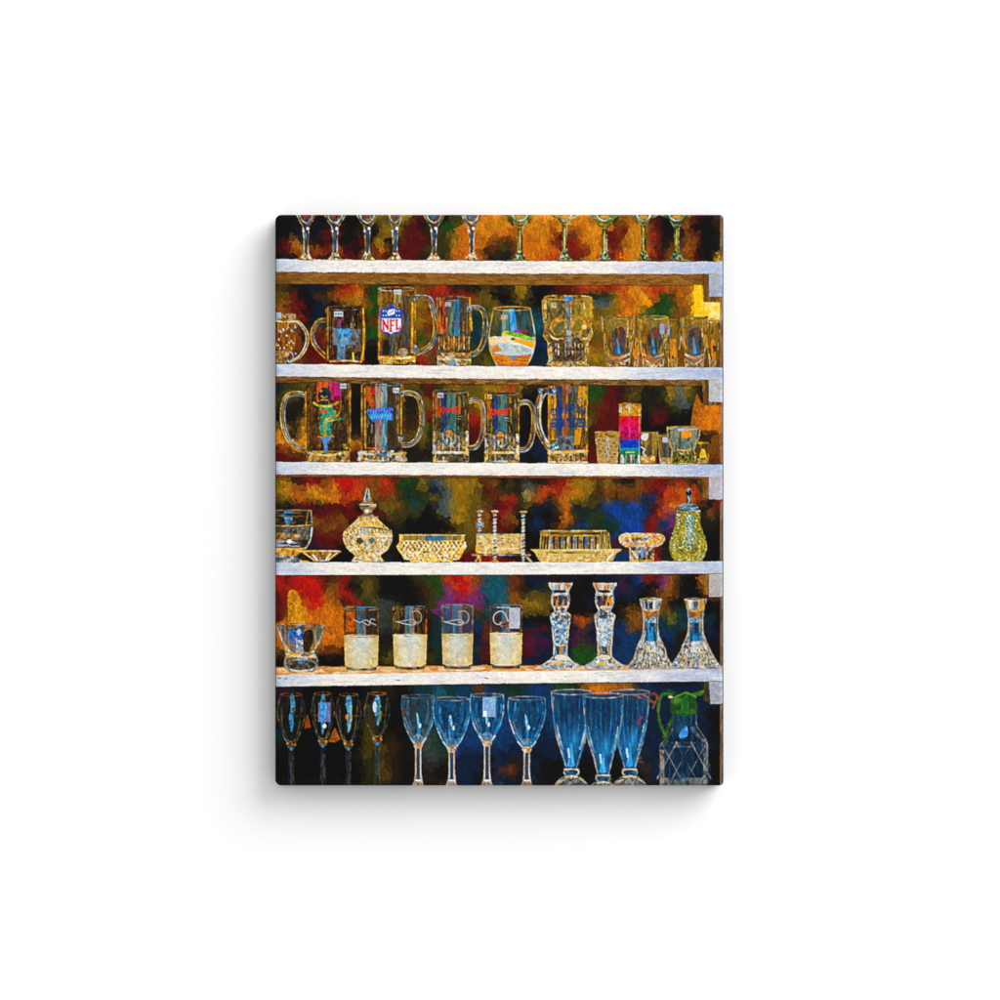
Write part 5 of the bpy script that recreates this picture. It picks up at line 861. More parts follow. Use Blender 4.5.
# ------------------------------------------------------------------ bottom row
g6 = 'glasses along the bottom edge'
fill([(307.5, 714), (311, 727), (304.5, 728.5), (305, 722)], ['a04c14', '84380e'], .85); fill([(335, 727.5), (340, 739), (336, 742), (328.5, 742), (331, 735)], ['985414', '80440e', 'a8641c'], .9, 1)
def flute(cx, y0, hw, yb, k, lab, blob):
    bowl = prof(cx, [(y0, hw - 3.6), (y0 + 8, hw - 1.5), (y0 + 19, hw), (y0 + 29, hw - 2), (yb - 8, hw * .55), (yb, 3.6), (yb + 4, 3.2)]); stem = prof(cx, [(yb + 3, 2.8), (yb + 12, 1.8), (770, 1.8), (780, 2.4), (787, 4)])
    g = item('champagne_flute', [P(bowl), P(stem)], lab, g6); item('stem', [P(stem)], parent=g)
    fill(bowl, ['0c0c0c', '181410', '10141c', '28200c'], .6, k, 'v'); clip(bowl)
    line([(cx - hw + 2, y0 + 22), (cx + hw - 2, y0 + 22)], 1.4, ['70400c', '985c14', '2c1c08'], .6, k); line([(cx - hw * .7, y0 + 12), (cx - hw * .6, y0 + 34), (cx - 3, yb - 4)], 1.3, ['5c5418', '8c6c1c', '2c3c4c'], .7, k, sm=True); line([(cx + hw * .7, y0 + 12), (cx + hw * .55, y0 + 34), (cx + 3, yb - 4)], 1.6, ['6c6020', '3c3c14', '54687c'], .75, k, sm=True)
    blob = [(u_ * .72 + .3 * math.sin(v_), v_) for u_, v_ in blob]
    fill(smooth(sc(blob, cx, y0), 4, True), ['2890cc', '40a8e0', '1c6490', '58b4dc', '586c3c', '123c58', '88b8c8'], .92, k, 'f'); line([(cx - hw + 3, y0 + 8), (cx - hw + 2.4, y0 + 20), (cx - hw * .55, yb - 12)], 1.4, ['14283c', '2c4c6c', '3c3414'], .7, k, sm=True); line([(cx + hw - 3.4, y0 + 6), (cx + hw - 3, y0 + 18)], 1.3, ['2c5880', '14283c', '5c4c20'], .75, k); clip()
    h_ = len(bowl) // 2
    line(bowl[:h_], 1.1, ['5c4c20', '303c50', '8c7030', '1c1c1c'], .8, k); line(bowl[h_:], 1.1, ['405468', '6c5420', '283038', 'a08848'], .8, k + 1)
    ring(cx, y0 + .6, hw - 3.8, 1.5, .9, ['a06420', '584020', '80643c'], .85); fill(oval(cx - 3.4, yb - .5, 1.2, 1.6), 'f0d8b0', .95); fill(oval(cx + 3.6, yb + .5, 1.2, 1.5), 'c88440', .9); ring(cx, yb - 4, 4, 1.6, .9, ['c8c8c0', 'b08840'], .8, 0, 180)
    fill(prof(cx, [(yb - 3, 5), (yb + 4, 3)], False), ['4c3410', 'a07828', '1c1408', 'c8983c'], .6, k, 'f')
    line([(cx, yb + 5), (cx, 786)], 2.0, ['142c3c', '1c3c54', '24485c', '102028'], .95, k, mode='v'); line([(cx - 2, yb + 8), (cx - 1.9, 776), (cx - 3, 787)], .8, ['4c3414', '7c6030'], .7); line([(cx + 2, yb + 8), (cx + 1.9, 776), (cx + 3, 787)], .8, ['4c3c1c', '907448'], .7); fill(oval(cx, yb + 5, 1.8, 1.6), '2c80b8', .95)
flute(291.3, 694, 14, 744, 1, 'leftmost champagne flute, cut near the left edge, purple tinted', [(-1.5, 1), (3, 2), (5, 14), (3, 24), (3, 32), (0, 38), (-1.5, 30), (-3, 24), (-1, 14)])
flute(322.8, 693, 11.5, 741, 2, 'champagne flute with a lilac tag inside its bowl', [(-2, 3), (1, 1), (3.5, 8), (3, 20), (3, 28), (0, 42), (-2, 30), (-3.5, 22), (-3, 10)])
tag(318.3, 702.5, 330.3, 721.8, len(ITEMS) - 1, False, ('6c70a0', '7c84b0', '5c6494')); fill(smooth([(321, 704), (326, 704), (326, 716), (320, 722), (321, 715)], 3, True), ['38a8e0', '60c0e8', '2888c8'], .9, 1); fill(oval(324.5, 726, 1.8, 2.4), 'f0f4f8', .95)
flute(348.4, 694, 12.5, 744, 3, 'champagne flute third from left, pale green and blue reflection', [(-2, 2), (3, 2), (5, 12), (4, 22), (2, 36), (-1, 38), (-2, 28), (-1, 18), (-4, 10)]); fill(oval(347, 717, 1.6, 2.6), 'd88420', .95); line([(350.5, 706), (351, 718), (349, 730)], 2.2, ['a8c8b0', 'c8e0d8', '88a888'], .85, sm=True)
flute(377.3, 693, 12.5, 739, 4, 'champagne flute fourth from left, bright blue with a white glint', [(-1, 2), (3, 4), (4.5, 14), (3, 24), (1, 34), (-1.5, 28), (-3.5, 18), (-4.5, 8)]); fill(oval(374.8, 707, 2, 5.5), 'c8dcf4', .95); line([(381, 712), (379.5, 722)], 2, ['88a038', 'a8b050'], .8)
def wine(cx, hw, y0, yb, k, lab):
    bowl = prof(cx, [(y0, hw - 1.2), (y0 + 8, hw - .4), (y0 + 18, hw - 1), (y0 + 30, hw * .78), (yb - 8, hw * .5), (yb - 2, hw * .27), (yb + 2, 4)]); stem = prof(cx, [(yb + 1, 4.6), (yb + 5, 3.0), (yb + 18, 2.8), (775, 3.2), (781, 4), (787, 6.5)])
    g = item('wine_glass', [P(bowl), P(stem)], lab, g6); item('stem', [P(stem)], parent=g)
    dark = ['0a2c48', '0e3c60', '125078', '1c4458', '0a3450', '145c88'] if k else ['18303c', '243c44', '3c4c54', '20343c', '504840', '1c4860']
    fill(bowl, dark, .85, k, 'v'); clip(bowl); fill(bowl, dark + ['1c70a0', '0c2438', '3c90b8' if k else '6c5c50', '0a1c30'], .38, k + 4, 'm')
    for s_, o_ in ((-1, .8), (-1, .58), (1, .55), (1, .8)):
        line([(cx + s_ * hw * o_, y0 + 5), (cx + s_ * hw * (o_ + .03), y0 + 18), (cx + s_ * hw * (o_ - .22), y0 + 34), (cx + s_ * 3, yb - 3)], [1.6, 2.6, 2.2, 1.2], ['1470ac', '2090cc', '125080', '4ca4d0', '104470'] if k else ['2c6484', '3c6c80', '784c3c', '28485c', '5c7c8c'], .85, k + int(o_ * 10), sm=True)
    line([(cx - hw * .72, y0 + 24), (cx - hw * .45, y0 + 36), (cx - 4, yb - 5)], 1.4, ['a08c84', '78889c', 'b0683c'], .7, k, sm=True)
    line([(cx - 1.5, y0 + 17), (cx + .5, y0 + 26), (cx + .5, y0 + 38), (cx, yb - 6)], [1.0, 2.6, 3.4, 1.6], ['2890d0', '48acdc', '1c78b4'], .95, k, sm=True); fill(smooth(sc([(-1.8, 19), (-.6, 18), (.5, 25), (-.6, 30)], cx, y0), 3, True), ['8cc8e8', 'c8e4f4', '58a8d8'], .85, k, 'f'); fill(oval(cx + 1.8, y0 + 30, 1.3, 2.4), 'd0e8f6', .9)
    fill(oval(cx, yb - 5, 5.4, 5), ['688498', 'a0a0a0', '386c90', 'c0ccd4'], .6, k, 'f'); clip()
    h_ = len(bowl) // 2
    line(bowl[:h_], [.8, 1.0, 1.5, 1.6], ['3c84ac', '68b8dc', '3890c0', 'c8dce8'] if k else ['906440', '5ca0c0', '98c8e0', '485c68'], .9, k); line(bowl[h_:], [1.6, 1.5, 1.0, .8], ['4498c0', '88c8e4', '2c80b0', 'd8e8f0'] if k else ['98c0d8', '5c98b8', '806040', '3c5868'], .9, k + 1)
    line([(cx - hw * .45, yb - 6), (cx - 3, yb), (cx + 3, yb), (cx + hw * .45, yb - 6)], 1.9, ['d0e4f0', 'f0f4f4', '88b0c8'], .9, k, sm=True); fill(prof(cx, [(yb - 1, 5), (yb + 2, 4.4), (yb + 5, 3)], False), ['c88c30', 'e0b070', 'f4dcb8', '985c18'], .9, k, 'f')
    ring(cx, y0 + .8, hw - 1.4, 1.9, .9, ['907868', '688898', 'b8a898', '3c5868'], .9, 0, 360, k)
    fill(stem, ['c8b8a8', 'a88868', 'e0d8d0'], .85, k, 'v'); line([(cx, yb + 6), (cx, 779)], 3.2, ['0c3854', '14486c', '103c5c'], .97, k, mode='v'); line([(cx + 2.7, yb + 5), (cx + 2.7, 774), (cx + 4, 783)], 1.0, ['f0ece8', 'b8c0c8', 'd8a878'], .95, k); line([(cx - 2.7, yb + 5), (cx - 2.7, 774), (cx - 4, 783)], 1.0, ['e8ccb0', 'c89848', 'a8a8b0'], .95, k); line([(cx - 2, 780.5), (cx + 2, 780.5)], 2, 'e8e4e4', .9)
    return g
wine(418.2, 17, 695.5, 744, 0, 'wine glass with grey brown bowl, leftmost of the blue row')
wine(487, 17.2, 694.5, 742, 2, 'blue wine glass with a pale square tag on its bowl')
tag(482.8, 697.5, 495.6, 716.8, len(ITEMS) - 1, False, ('88acd4', '9cbcdc', '7ca4cc')); fill(rect(483.4, 711, 487, 716.4), 'f0f6fa', .95); soft(494, 700, 2, 6, 'a8c4e4', .6)
wine(451.7, 18.8, 698, 748, 1, 'blue wine glass set slightly forward, second in the blue row')
line([(449.5, 716), (449.2, 728), (449.8, 738)], [1.0, 2.2, 1.4], ['d8eaf4', '68b4dc', 'a0d0e8'], .8)
wine(526.8, 19.2, 697.5, 748, 3, 'blue wine glass nearest to the tall parfait glasses')
def parfait(cx, hw, y0, yb, k, lab):
    bowl = prof(cx, [(y0, hw - .3), (y0 + 12, hw - 1), (y0 + 30, hw - 2.8), (y0 + 46, hw * .72), (y0 + 62, hw * .48), (yb - 2, hw * .28), (yb, 5)]); knob = oval(cx, yb + 3.4, 7.8, 4); foot = prof(cx, [(yb + 6, 5), (yb + 9, 10), (yb + 13, 14.5), (yb + 18, 17.5), (789, 18)])
    g = item('parfait_glass', [P(bowl), P(foot), P(knob)], lab, g6); item('foot', [P(foot), P(knob)], parent=g)
    fill(bowl, ['0a2c4c', '0e3c60', '124c74', '0a2440', '155680', '0a3252'], .82, k, 'v'); fill(bowl, ['1868a0', '0a2440', '104870', '2c88b8', '081c34', '60a8c8'], .32, k + 4, 'v'); soft(cx, y0 + 18, hw * .8, 22, '0a2442', .5); clip(bowl)
    for q, o_ in enumerate((-.86, -.62, -.36, -.12, .14, .4, .64, .86)):
        line([(cx + hw * o_, y0 + 4), (cx + hw * o_ * .97, y0 + 28), (cx + hw * o_ * .68, y0 + 50), (cx + hw * o_ * .27, yb - 3)], [.7, 1.1, 1.7, 1.2], [['145c90', '2088c4', '0e3c60'], ['124064', '2c6890', '50646c'], ['1c74b0', '124868', '3898c8']][q % 3], .75, q + k, sm=True)
    soft(cx, yb - 22, 6, 17, '2088c8', .6); soft(cx - 6, yb - 30, 3, 14, '1870ac', .5); soft(cx + 6, yb - 32, 3, 14, '2c90cc', .5)
    for s_ in (-1, 1):
        line([(cx + s_ * hw * .72, y0 + 32), (cx + s_ * hw * .62, y0 + 44), (cx + s_ * hw * .42, y0 + 58)], [.8, 2.4, 1.0], ['a8d8f0', 'd0e8f4', '50a8d8'], .9, k + s_, sm=True)
        line([(cx + s_ * hw * .9, y0 + 6), (cx + s_ * hw * .86, y0 + 30), (cx + s_ * hw * .5, y0 + 58), (cx + s_ * hw * .24, yb - 2)], 1.0, ['c0a890', '98b8c8', 'd8dcdc', '7c5c38'], .7, k + s_, sm=True)
    fill(smooth(sc([(-4, 0), (-2, -8), (0, -24), (2, -8), (3, 0)], cx, yb - 3), 3, True), ['38a0e0', '2488c8', '58b8ec'], .95, k, 'v'); line([(cx - 3, yb - 20), (cx - 2, yb - 12)], 2, 'c0e4f8', .9); soft(cx + 3, yb - 30, 2, 8, '48a8e0', .7)
    soft(cx + 5, y0 + 14, 4, 12, '0c2444', .5); clip()
    h_ = len(bowl) // 2
    line(bowl[:h_], [.9, 1.3, 1.3, 1.2], ['2c8cc0', '70a0b4', 'c8bca8', '3c6c88'], .9, k); line(bowl[h_:], [1.2, 1.3, 1.3, .9], ['2c88b8', '90c0d8', 'c8bca8', '48748c'], .9, k + 1)
    ring(cx, y0 + .8, hw - .4, 2.6, 1.1, ['b0a898', 'c8ccc8', '788c94', '907860'], .92, 0, 360, k)
    fill(knob, ['0c3048', '184c6c', '10283c', '3c7088'], .97, k, 'm'); ring(cx, yb + 3.4, 7.4, 3.6, 1.3, ['d8b878', 'c8ccc8', 'a07c3c', 'f0e8dc'], .92, 0, 360, k); line([(cx - 7, yb + .4), (cx + 7, yb + .4)], 1.3, ['f0dccc', 'c8a888', 'e8e8e8'], .95, k)
    fill(foot, ['5c6c70', '8c9490', '30383c', 'b0a890', '3c4c58', '707468'], .92, k, 'd'); clip(foot)
    for q in range(9):
        a_ = math.radians(200 + q * 17.5); line([(cx + 5 * math.cos(a_), yb + 9), (cx + 20 * math.cos(a_), yb + 25 + 18 * math.sin(a_))], [1.4, 2.0], [['c8a028', 'e0b030'], ['e8e4d8', 'b0b4b0'], ['28303c', '4c5c64']][q % 3], .85, q)
    fill(oval(cx, yb + 16, 5, 5), ['a0a8a8', '4c5c6c', 'c8ccc8', '38444c'], .8, k, 'f'); line([(cx - 6, yb + 8), (cx, yb + 7), (cx + 6, yb + 8)], 1.4, ['f0f0e8', 'c8d4dc'], .95); clip()
    line(foot[:len(foot) // 2], .9, ['98a09c', '5c6c70'], .8); line(foot[len(foot) // 2:], .9, ['c0c0b4', '6c7474'], .8)
parfait(571.4, 20.3, 691.3, 769, 1, 'ribbed parfait glass, leftmost of the three')
parfait(629.8, 20, 691.3, 769, 2, 'ribbed parfait glass, rightmost of the three, near the green topped jug')
for q in range(7): fill(oval(634 + q * 2.3, 695 + (q * 5) % 4, 1.6, 1.0, 8), 'b06410', .7)
line([(641, 717), (638.6, 724)], 1.6, 'a83830', .85)
parfait(603.2, 20.6, 694.6, 775, 3, 'ribbed parfait glass standing forward in the middle of the three')
# small red flower spot and the jug
ring(653.5, 698, 4, 4.2, 2.6, ['a04414', 'c8601c', '803010'], .85); line([(653, 708), (655.5, 702)], 2, '786450', .7)
jb = smooth([(672, 714), (696, 714), (696.5, 724), (700, 733), (706, 740), (708, 750), (707.5, 786.5), (660.5, 786.5), (660, 752), (661, 743), (668, 736), (672, 726)], 4, True)
hd = [(672, 694.5), (664, 694), (659.5, 701), (658.5, 715), (661.5, 727), (666, 737)]
cp = smooth([(671, 700), (674, 696), (686, 691), (692, 693), (700, 690), (704, 692), (701, 696), (696, 697), (696, 714), (672, 714)], 3, True)
g = item('syrup_jug', [P(jb), P(cp), L(hd, 5)], 'lattice cut glass jug with green plastic top and handle', g6)
gh = item('handle', [L(hd, 5), L([(672, 722), (666, 736)], 3.5, False)], parent=g); gc = item('green_lid', [P(cp)], parent=g)
fill(jb, ['0c2840', '102c44', '0c1c30', '183c54', '0c2034'], .93, 2, 'v'); clip(jb)
fill(rect(673, 715, 696, 733), ['14344c', '1c4c68', '0c2438', '20405c'], .9, 3, 'v'); fill(smooth([(684, 727), (687, 727), (688, 735), (682, 739), (679, 735)], 3, True), ['2888d0', '50a8e4', '88bcec', '1c68a8'], .95, 1); line([(692, 728), (699, 737), (704, 741)], 3.2, ['7c4c34', 'a85c20', '48586c', 'a8a8b0'], .85, 1); line([(672, 730), (664, 740)], 3.4, ['5c6c24', '686c48', '484c34'], .8, 1)
line([(674, 746.4), (691, 746.6)], 1.3, ['58a8dc', 'b0ccdc'], .95); fill(rect(661, 742, 707, 747), ['1c2c3c', '384c5c', '787064', '102030'], .6, 2)
for s_ in (-1, 1):
    for q in range(-2, 5): line([(684 + s_ * (q * 15 - 38), 742), (684 + s_ * (q * 15 - 12), 790)], 1.1, ['a0a8a4', 'b89870', '6c8898', 'd0d4cc', '584838'], .8 if abs(q - 1) > 1 else .6, q + 5)
fill(rect(660, 750, 664.5, 787), ['a8845c', '707c80', 'c8a878', '384450', 'a0a8a8'], .75, 1, 'm'); fill(rect(703.5, 746, 708, 787), ['8c7c6c', 'b09878', '586878', '303c48', '98a4ac'], .8, 2, 'm'); fill(rect(661, 778, 707, 787), ['8c9c9c', '506470', 'b89868', '203444', 'a8acA4'.lower()], .6, 3, 'm'); soft(684, 756, 9, 12, '0c2c44', .7); soft(683, 776, 3, 4, '1c5888', .7); clip()
line([(672.5, 714), (672.5, 726)], 1.0, ['787c70', '384c54'], .8); line([(696.5, 714), (697, 726), (706, 740), (708, 752)], 1.1, ['98846c', '5c6c78', 'b0b4b4'], .85, sm=True); line([(668, 738), (661, 744), (660, 754)], 1.1, ['a08460', '788488'], .85, sm=True)
line(hd, [5.0, 4.4, 3.8, 4, 4.2, 3.2], ['2a5c16', '204c14', '3c681e', '1a3c10'], .97, 1, sm=True); line(hd, .8, '6c9838', .6, sm=True); line([(672, 719), (669, 726), (665, 737)], [3.6, 3.2, 2.6], ['306016', '4c7c1c', '24500f'], .97, sm=True); line([(664, 737), (667, 741)], 3, ['5c6c18', '485414'], .9)
fill(cp, ['25581a', '1e4e18', '386422', '1a4014'], .97, 2, 'b'); fill(rect(681, 698, 689, 714), ['1a6a2c', '165e26', '287432'], .75, 1, 'v'); soft(676, 701, 5, 4, '70a038', .7); line([(673, 698), (686, 692.5), (696, 697)], 1.2, '68a840', .7); line([(693, 695), (703, 691.6)], 2.6, ['28701c', '48902c'], .95); fill(oval(670.6, 697, 2.2, 1.2), 'd8c8a0', .95); line([(668, 690), (675, 693)], 2, '14501c', .8); line([(673, 714.6), (696, 714.8)], .9, '143c14', .8)

glint = np.random.RandomState(5)
CUT = [i for i, it in enumerate(ITEMS, 1) if it['name'] in ('candy_jar', 'hobnail_bowl', 'candlestick', 'pedestal_bowl', 'syrup_dispenser', 'coaster_stack')]
ys_, xs_ = np.nonzero(np.isin(IDS, CUT) & (gy < 676))
for q in glint.choice(len(ys_), 260, replace=False):
    x_, y_ = X0 + xs_[q] / S, Y0 + ys_[q] / S; r_ = .3 + glint.rand() * .35
    line([(x_ - r_, y_ + glint.rand() - .5), (x_ + r_, y_ + glint.rand() - .5)], .7 + glint.rand() * .5, ['fffdf4', 'fff2c0', '3a2c12', '201a10', 'ffe08c', 'dceaf4'][q % 6], .8)
# ------------------------------------------------------------------ canvas grain and folded edges
def blur(a, n):
    for ax in (0, 1):
        p = np.pad(a, [(n, n) if i == ax else (0, 0) for i in range(3)], mode='edge'); o = 0
        for k in range(2 * n + 1):
            sl_ = [slice(None)] * 3; sl_[ax] = slice(k, k + a.shape[ax]); o = o + p[tuple(sl_)]
        a = o / (2 * n + 1)
    return a
lm = IMG.mean(-1, keepdims=True)
IMG[:] = np.clip(lm + (IMG - lm) * 1.16, 0, 1); IMG[:] = IMG * (0.93 + 0.07 * np.clip(lm * 2.2, 0, 1)) * np.array([1.0, 0.99, 0.99], np.float32)
wx = fbm(2.6, 72, 2) * 0.9; wy = fbm(2.6, 73, 2) * 0.9
jy, jx = np.mgrid[0:PH, 0:PW]
IMG[:] = IMG[np.clip((jy + wy + 0.5).astype(int), 0, PH - 1), np.clip((jx + wx + 0.5).astype(int), 0, PW - 1)]
b1 = blur(IMG, 1); IMG[:] = 0.45 * IMG + 0.55 * b1
b2 = blur(IMG, 4); IMG[:] = np.clip(IMG + 0.75 * (IMG - b2), 0, 1)
lum = IMG.mean(-1, keepdims=True)
IMG[:] = np.clip(IMG * (1 + 0.17 * fbm(0.9, 74, 1)[..., None] * np.clip(1.25 - lum, 0.25, 1) ) + 0.018 * np.stack([fbm(1.1, 75 + q, 1) for q in range(3)], -1), 0, 1)
tw = 0.5 + 0.5 * np.sin((gx + gy * 0.9) * 2.6 + fbm(6, 70, 2) * 1.5)
grain = fbm(1.0, 71, 1) * 0.05 + (tw - 0.5) * 0.045
IMG[:] = IMG * (1 + grain[..., None]) + (grain * 0.02)[..., None]
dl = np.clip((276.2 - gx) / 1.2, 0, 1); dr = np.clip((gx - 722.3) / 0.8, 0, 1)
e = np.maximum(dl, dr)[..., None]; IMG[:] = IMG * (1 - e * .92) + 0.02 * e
IMG[:] = np.clip(IMG, 0.003, 1)

# ------------------------------------------------------------------ colours into the mesh, one mesh per printed thing
lin = np.where(IMG <= 0.04045, IMG / 12.92, ((IMG + 0.055) / 1.055) ** 2.4).astype(np.float32)
pad = np.pad(lin, ((1, 1), (1, 1), (0, 0)), mode='edge')
VC = (pad[0::2, 0::2][:PH // 2 + 1, :PW // 2 + 1] + pad[1::2, 0::2][:PH // 2 + 1, :PW // 2 + 1] + pad[0::2, 1::2][:PH // 2 + 1, :PW // 2 + 1] + pad[1::2, 1::2][:PH // 2 + 1, :PW // 2 + 1]) / 4
VC = VC / ILLUM
CH, CW_ = PH // 2, PW // 2
cid = IDS[0::2, 0::2]
vx = X0 + np.arange(CW_ + 1) * (2 / S); vy = Y0 + np.arange(CH + 1) * (2 / S)
GX, GY = np.meshgrid(vx, vy)
XA, XB, YA, YB = GX[0, 0], GX[0, -1], GY[0, 0], GY[-1, 0]
# round the four corners and roll the front edge back
GXn = GX.copy(); GYn = GY.copy(); DIN = np.minimum(np.minimum(GX - XA, XB - GX), np.minimum(GY - YA, YB - GY))
for (cx, sx, r) in ((XA, 1, 6.2), (XB, -1, 4.2)):
    for (cy, sy) in ((YA, 1), (YB, -1)):
        ox = cx + sx * r; oy = cy + sy * r
        m = ((GX - ox) * sx < 0) & ((GY - oy) * sy < 0)
        d = np.hypot(GX - ox, GY - oy); f = np.where(d > r, r / np.maximum(d, 1e-6), 1)
        GXn[m] = (ox + (GX - ox) * f)[m]; GYn[m] = (oy + (GY - oy) * f)[m]
        DIN[m] = np.maximum(r - d, 0)[m]
RB = 4.6
drop = np.where(DIN < RB, RB - np.sqrt(np.maximum(RB * RB - (RB - DIN) ** 2, 0)), 0) * PX
VP = np.stack([(GXn - CX) * PX, -DEPTH + drop, (CY - GYn) * PX], -1).astype(np.float32)

mat = bpy.data.materials.new('printed_canvas'); mat.use_nodes = True
nt = mat.node_tree; bs = nt.nodes['Principled BSDF']
at = nt.nodes.new('ShaderNodeAttribute'); at.attribute_name = 'ink'
nt.links.new(at.outputs['Color'], bs.inputs['Base Color'])
bs.inputs['Roughness'].default_value = 0.62
bs.inputs['Specular IOR Level'].default_value = 0.07
tc = nt.nodes.new('ShaderNodeTexCoord')
w1 = nt.nodes.new('ShaderNodeTexWave'); w1.inputs['Scale'].default_value = 420; w1.inputs['Distortion'].default_value = 1.0; w1.bands_direction = 'DIAGONAL'
n1 = nt.nodes.new('ShaderNodeTexNoise'); n1.inputs['Scale'].default_value = 900; n1.inputs['Detail'].default_value = 2
mx = nt.nodes.new('ShaderNodeMath'); mx.operation = 'ADD'
bp = nt.nodes.new('ShaderNodeBump'); bp.inputs['Strength'].default_value = 0.25; bp.inputs['Distance'].default_value = 0.0002
nt.links.new(tc.outputs['Object'], w1.inputs['Vector']); nt.links.new(tc.outputs['Object'], n1.inputs['Vector'])
nt.links.new(w1.outputs['Fac'], mx.inputs[0]); nt.links.new(n1.outputs['Fac'], mx.inputs[1])
nt.links.new(mx.outputs[0], bp.inputs['Height']); nt.links.new(bp.outputs['Normal'], bs.inputs['Normal'])

def make_mesh(name, verts, quads, cols):
    me = bpy.data.meshes.new(name)
    nv, nf = len(verts), len(quads)
    me.vertices.add(nv); me.vertices.foreach_set('co', np.ascontiguousarray(verts, np.float32).ravel())
    me.loops.add(nf * 4); me.loops.foreach_set('vertex_index', np.ascontiguousarray(quads, np.int32).ravel())
    me.polygons.add(nf); me.polygons.foreach_set('loop_start', np.arange(0, nf * 4, 4, dtype=np.int32))
    try: me.polygons.foreach_set('loop_total', np.full(nf, 4, np.int32))
    except Exception: pass
    me.update(calc_edges=True)
    ca = me.color_attributes.new('ink', 'FLOAT_COLOR', 'POINT')
    rgba = np.ones((nv, 4), np.float32); rgba[:, :3] = cols
    ca.data.foreach_set('color', rgba.ravel())
    me.materials.append(mat)
    return me

root = bpy.data.objects.new('canvas_print', None)
scene.collection.objects.link(root); root.location = (0, 0, 0)
root['label'] = 'canvas print of glassware on white shelves, hanging on a white wall'
root['category'] = 'canvas print'
ID2OBJ = {}
flat = cid.ravel(); order = np.argsort(flat, kind='stable'); sf = flat[order]
AREA = {}
for k, it in enumerate(ITEMS, 1):
    a = np.searchsorted(sf, k, 'left'); b = np.searchsorted(sf, k, 'right'); AREA[k] = b - a
    if b - a < 4 and not any(j['parent'] == k for j in ITEMS): continue
    cells = order[a:b]; r = cells // CW_; c = cells % CW_
    st = CW_ + 1
    q = np.stack([r * st + c, (r + 1) * st + c, (r + 1) * st + c + 1, r * st + c + 1], 1)
    u, inv = np.unique(q.ravel(), return_inverse=True)
    me = make_mesh(it['name'], VP.reshape(-1, 3)[u], inv.reshape(-1, 4), VC.reshape(-1, 3)[u])
    o = bpy.data.objects.new(it['name'], me); scene.collection.objects.link(o)
    o.parent = ID2OBJ[it['parent']] if it['parent'] else root
    if it['label']: o['label'] = it['label']
    if it['group']: o['group'] = it['group']
    ID2OBJ[k] = o

# sides of the stretched canvas: the print folds round the bars
st = CW_ + 1
loop = [(0, i) for i in range(CW_ + 1)] + [(j, CW_) for j in range(1, CH + 1)] + [(CH, i) for i in range(CW_ - 1, -1, -1)] + [(j, 0) for j in range(CH - 1, 0, -1)]
lr = np.array([a for a, b in loop]); lc = np.array([b for a, b in loop])
front = VP[lr, lc]; fcol = VC[lr, lc] * 0.9
rear = front.copy(); rear[:, 1] = -0.0010
n = len(loop); i0 = np.arange(n); i1 = (i0 + 1) % n
quads = np.stack([i0, i1, i1 + n, i0 + n], 1)
me = make_mesh('folded_edge', np.concatenate([front, rear]), quads, np.concatenate([fcol, fcol]))
o = bpy.data.objects.new('folded_edge', me); scene.collection.objects.link(o); o.parent = root
o['label'] = 'sides where the printed canvas folds round its frame'
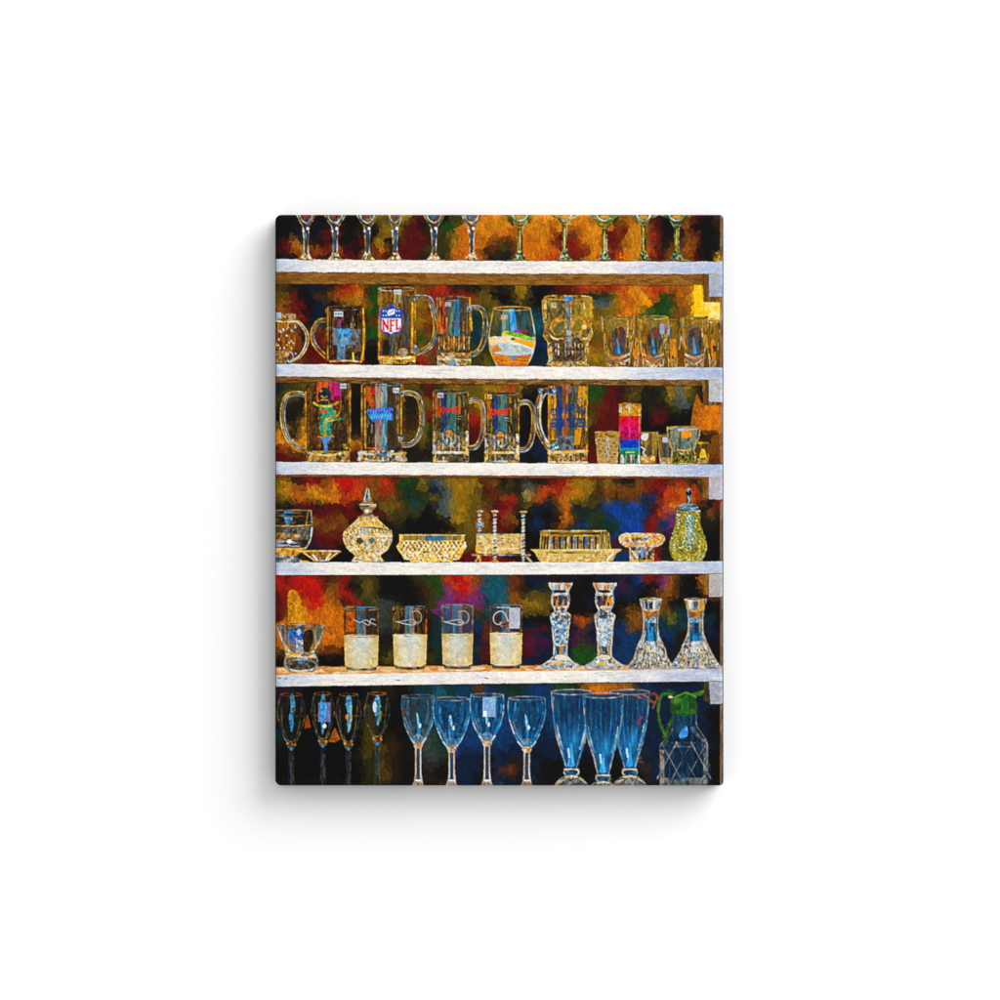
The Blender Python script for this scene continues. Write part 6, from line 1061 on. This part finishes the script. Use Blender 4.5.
# wooden stretcher behind the canvas
import bmesh
def box(bm, x0, x1, y0, y1, z0, z1):
    v = [bm.verts.new(p) for p in ((x0, y0, z0), (x1, y0, z0), (x1, y1, z0), (x0, y1, z0), (x0, y0, z1), (x1, y0, z1), (x1, y1, z1), (x0, y1, z1))]
    for f in ((3, 2, 1, 0), (4, 5, 6, 7), (0, 1, 5, 4), (1, 2, 6, 5), (2, 3, 7, 6), (3, 0, 4, 7)): bm.faces.new([v[i] for i in f])
bm = bmesh.new()
hx = 222 * PX; hz = 284 * PX; t = 0.03
for (a, b, c, d) in ((-hx, hx, hz - t, hz), (-hx, hx, -hz, -hz + t), (-hx, -hx + t, -hz + t, hz - t), (hx - t, hx, -hz + t, hz - t)):
    box(bm, a, b, -DEPTH + 0.004, -0.0012, c, d)
me = bpy.data.meshes.new('stretcher_frame'); bm.to_mesh(me); bm.free()
wm = bpy.data.materials.new('pine'); wm.use_nodes = True; wb = wm.node_tree.nodes['Principled BSDF']
nz = wm.node_tree.nodes.new('ShaderNodeTexNoise'); nz.inputs['Scale'].default_value = 30
cr = wm.node_tree.nodes.new('ShaderNodeValToRGB'); cr.color_ramp.elements[0].color = (.42, .28, .14, 1); cr.color_ramp.elements[1].color = (.6, .44, .26, 1)
wm.node_tree.links.new(nz.outputs['Fac'], cr.inputs[0]); wm.node_tree.links.new(cr.outputs[0], wb.inputs['Base Color'])
me.materials.append(wm); o = bpy.data.objects.new('stretcher_frame', me); scene.collection.objects.link(o); o.parent = root

# ------------------------------------------------------------------ the white wall
bm = bmesh.new(); box(bm, -4, 4, 0, 0.1, -3, 3)
me = bpy.data.meshes.new('wall'); bm.to_mesh(me); bm.free()
wl = bpy.data.materials.new('white_wall_paint'); wl.use_nodes = True; b_ = wl.node_tree.nodes['Principled BSDF']
nz = wl.node_tree.nodes.new('ShaderNodeTexNoise'); nz.inputs['Scale'].default_value = 3; nz.inputs['Detail'].default_value = 3
cr = wl.node_tree.nodes.new('ShaderNodeValToRGB'); cr.color_ramp.elements[0].color = (.86, .86, .86, 1); cr.color_ramp.elements[1].color = (.88, .88, .88, 1)
tc = wl.node_tree.nodes.new('ShaderNodeTexCoord'); wl.node_tree.links.new(tc.outputs['Object'], nz.inputs['Vector'])
wl.node_tree.links.new(nz.outputs['Fac'], cr.inputs[0]); wl.node_tree.links.new(cr.outputs[0], b_.inputs['Base Color'])
b_.inputs['Roughness'].default_value = 0.9; b_.inputs['Specular IOR Level'].default_value = 0.1
me.materials.append(wl); o = bpy.data.objects.new('wall', me); scene.collection.objects.link(o)
o['kind'] = 'structure'; o['label'] = 'plain white wall behind the canvas print'; o['category'] = 'wall'
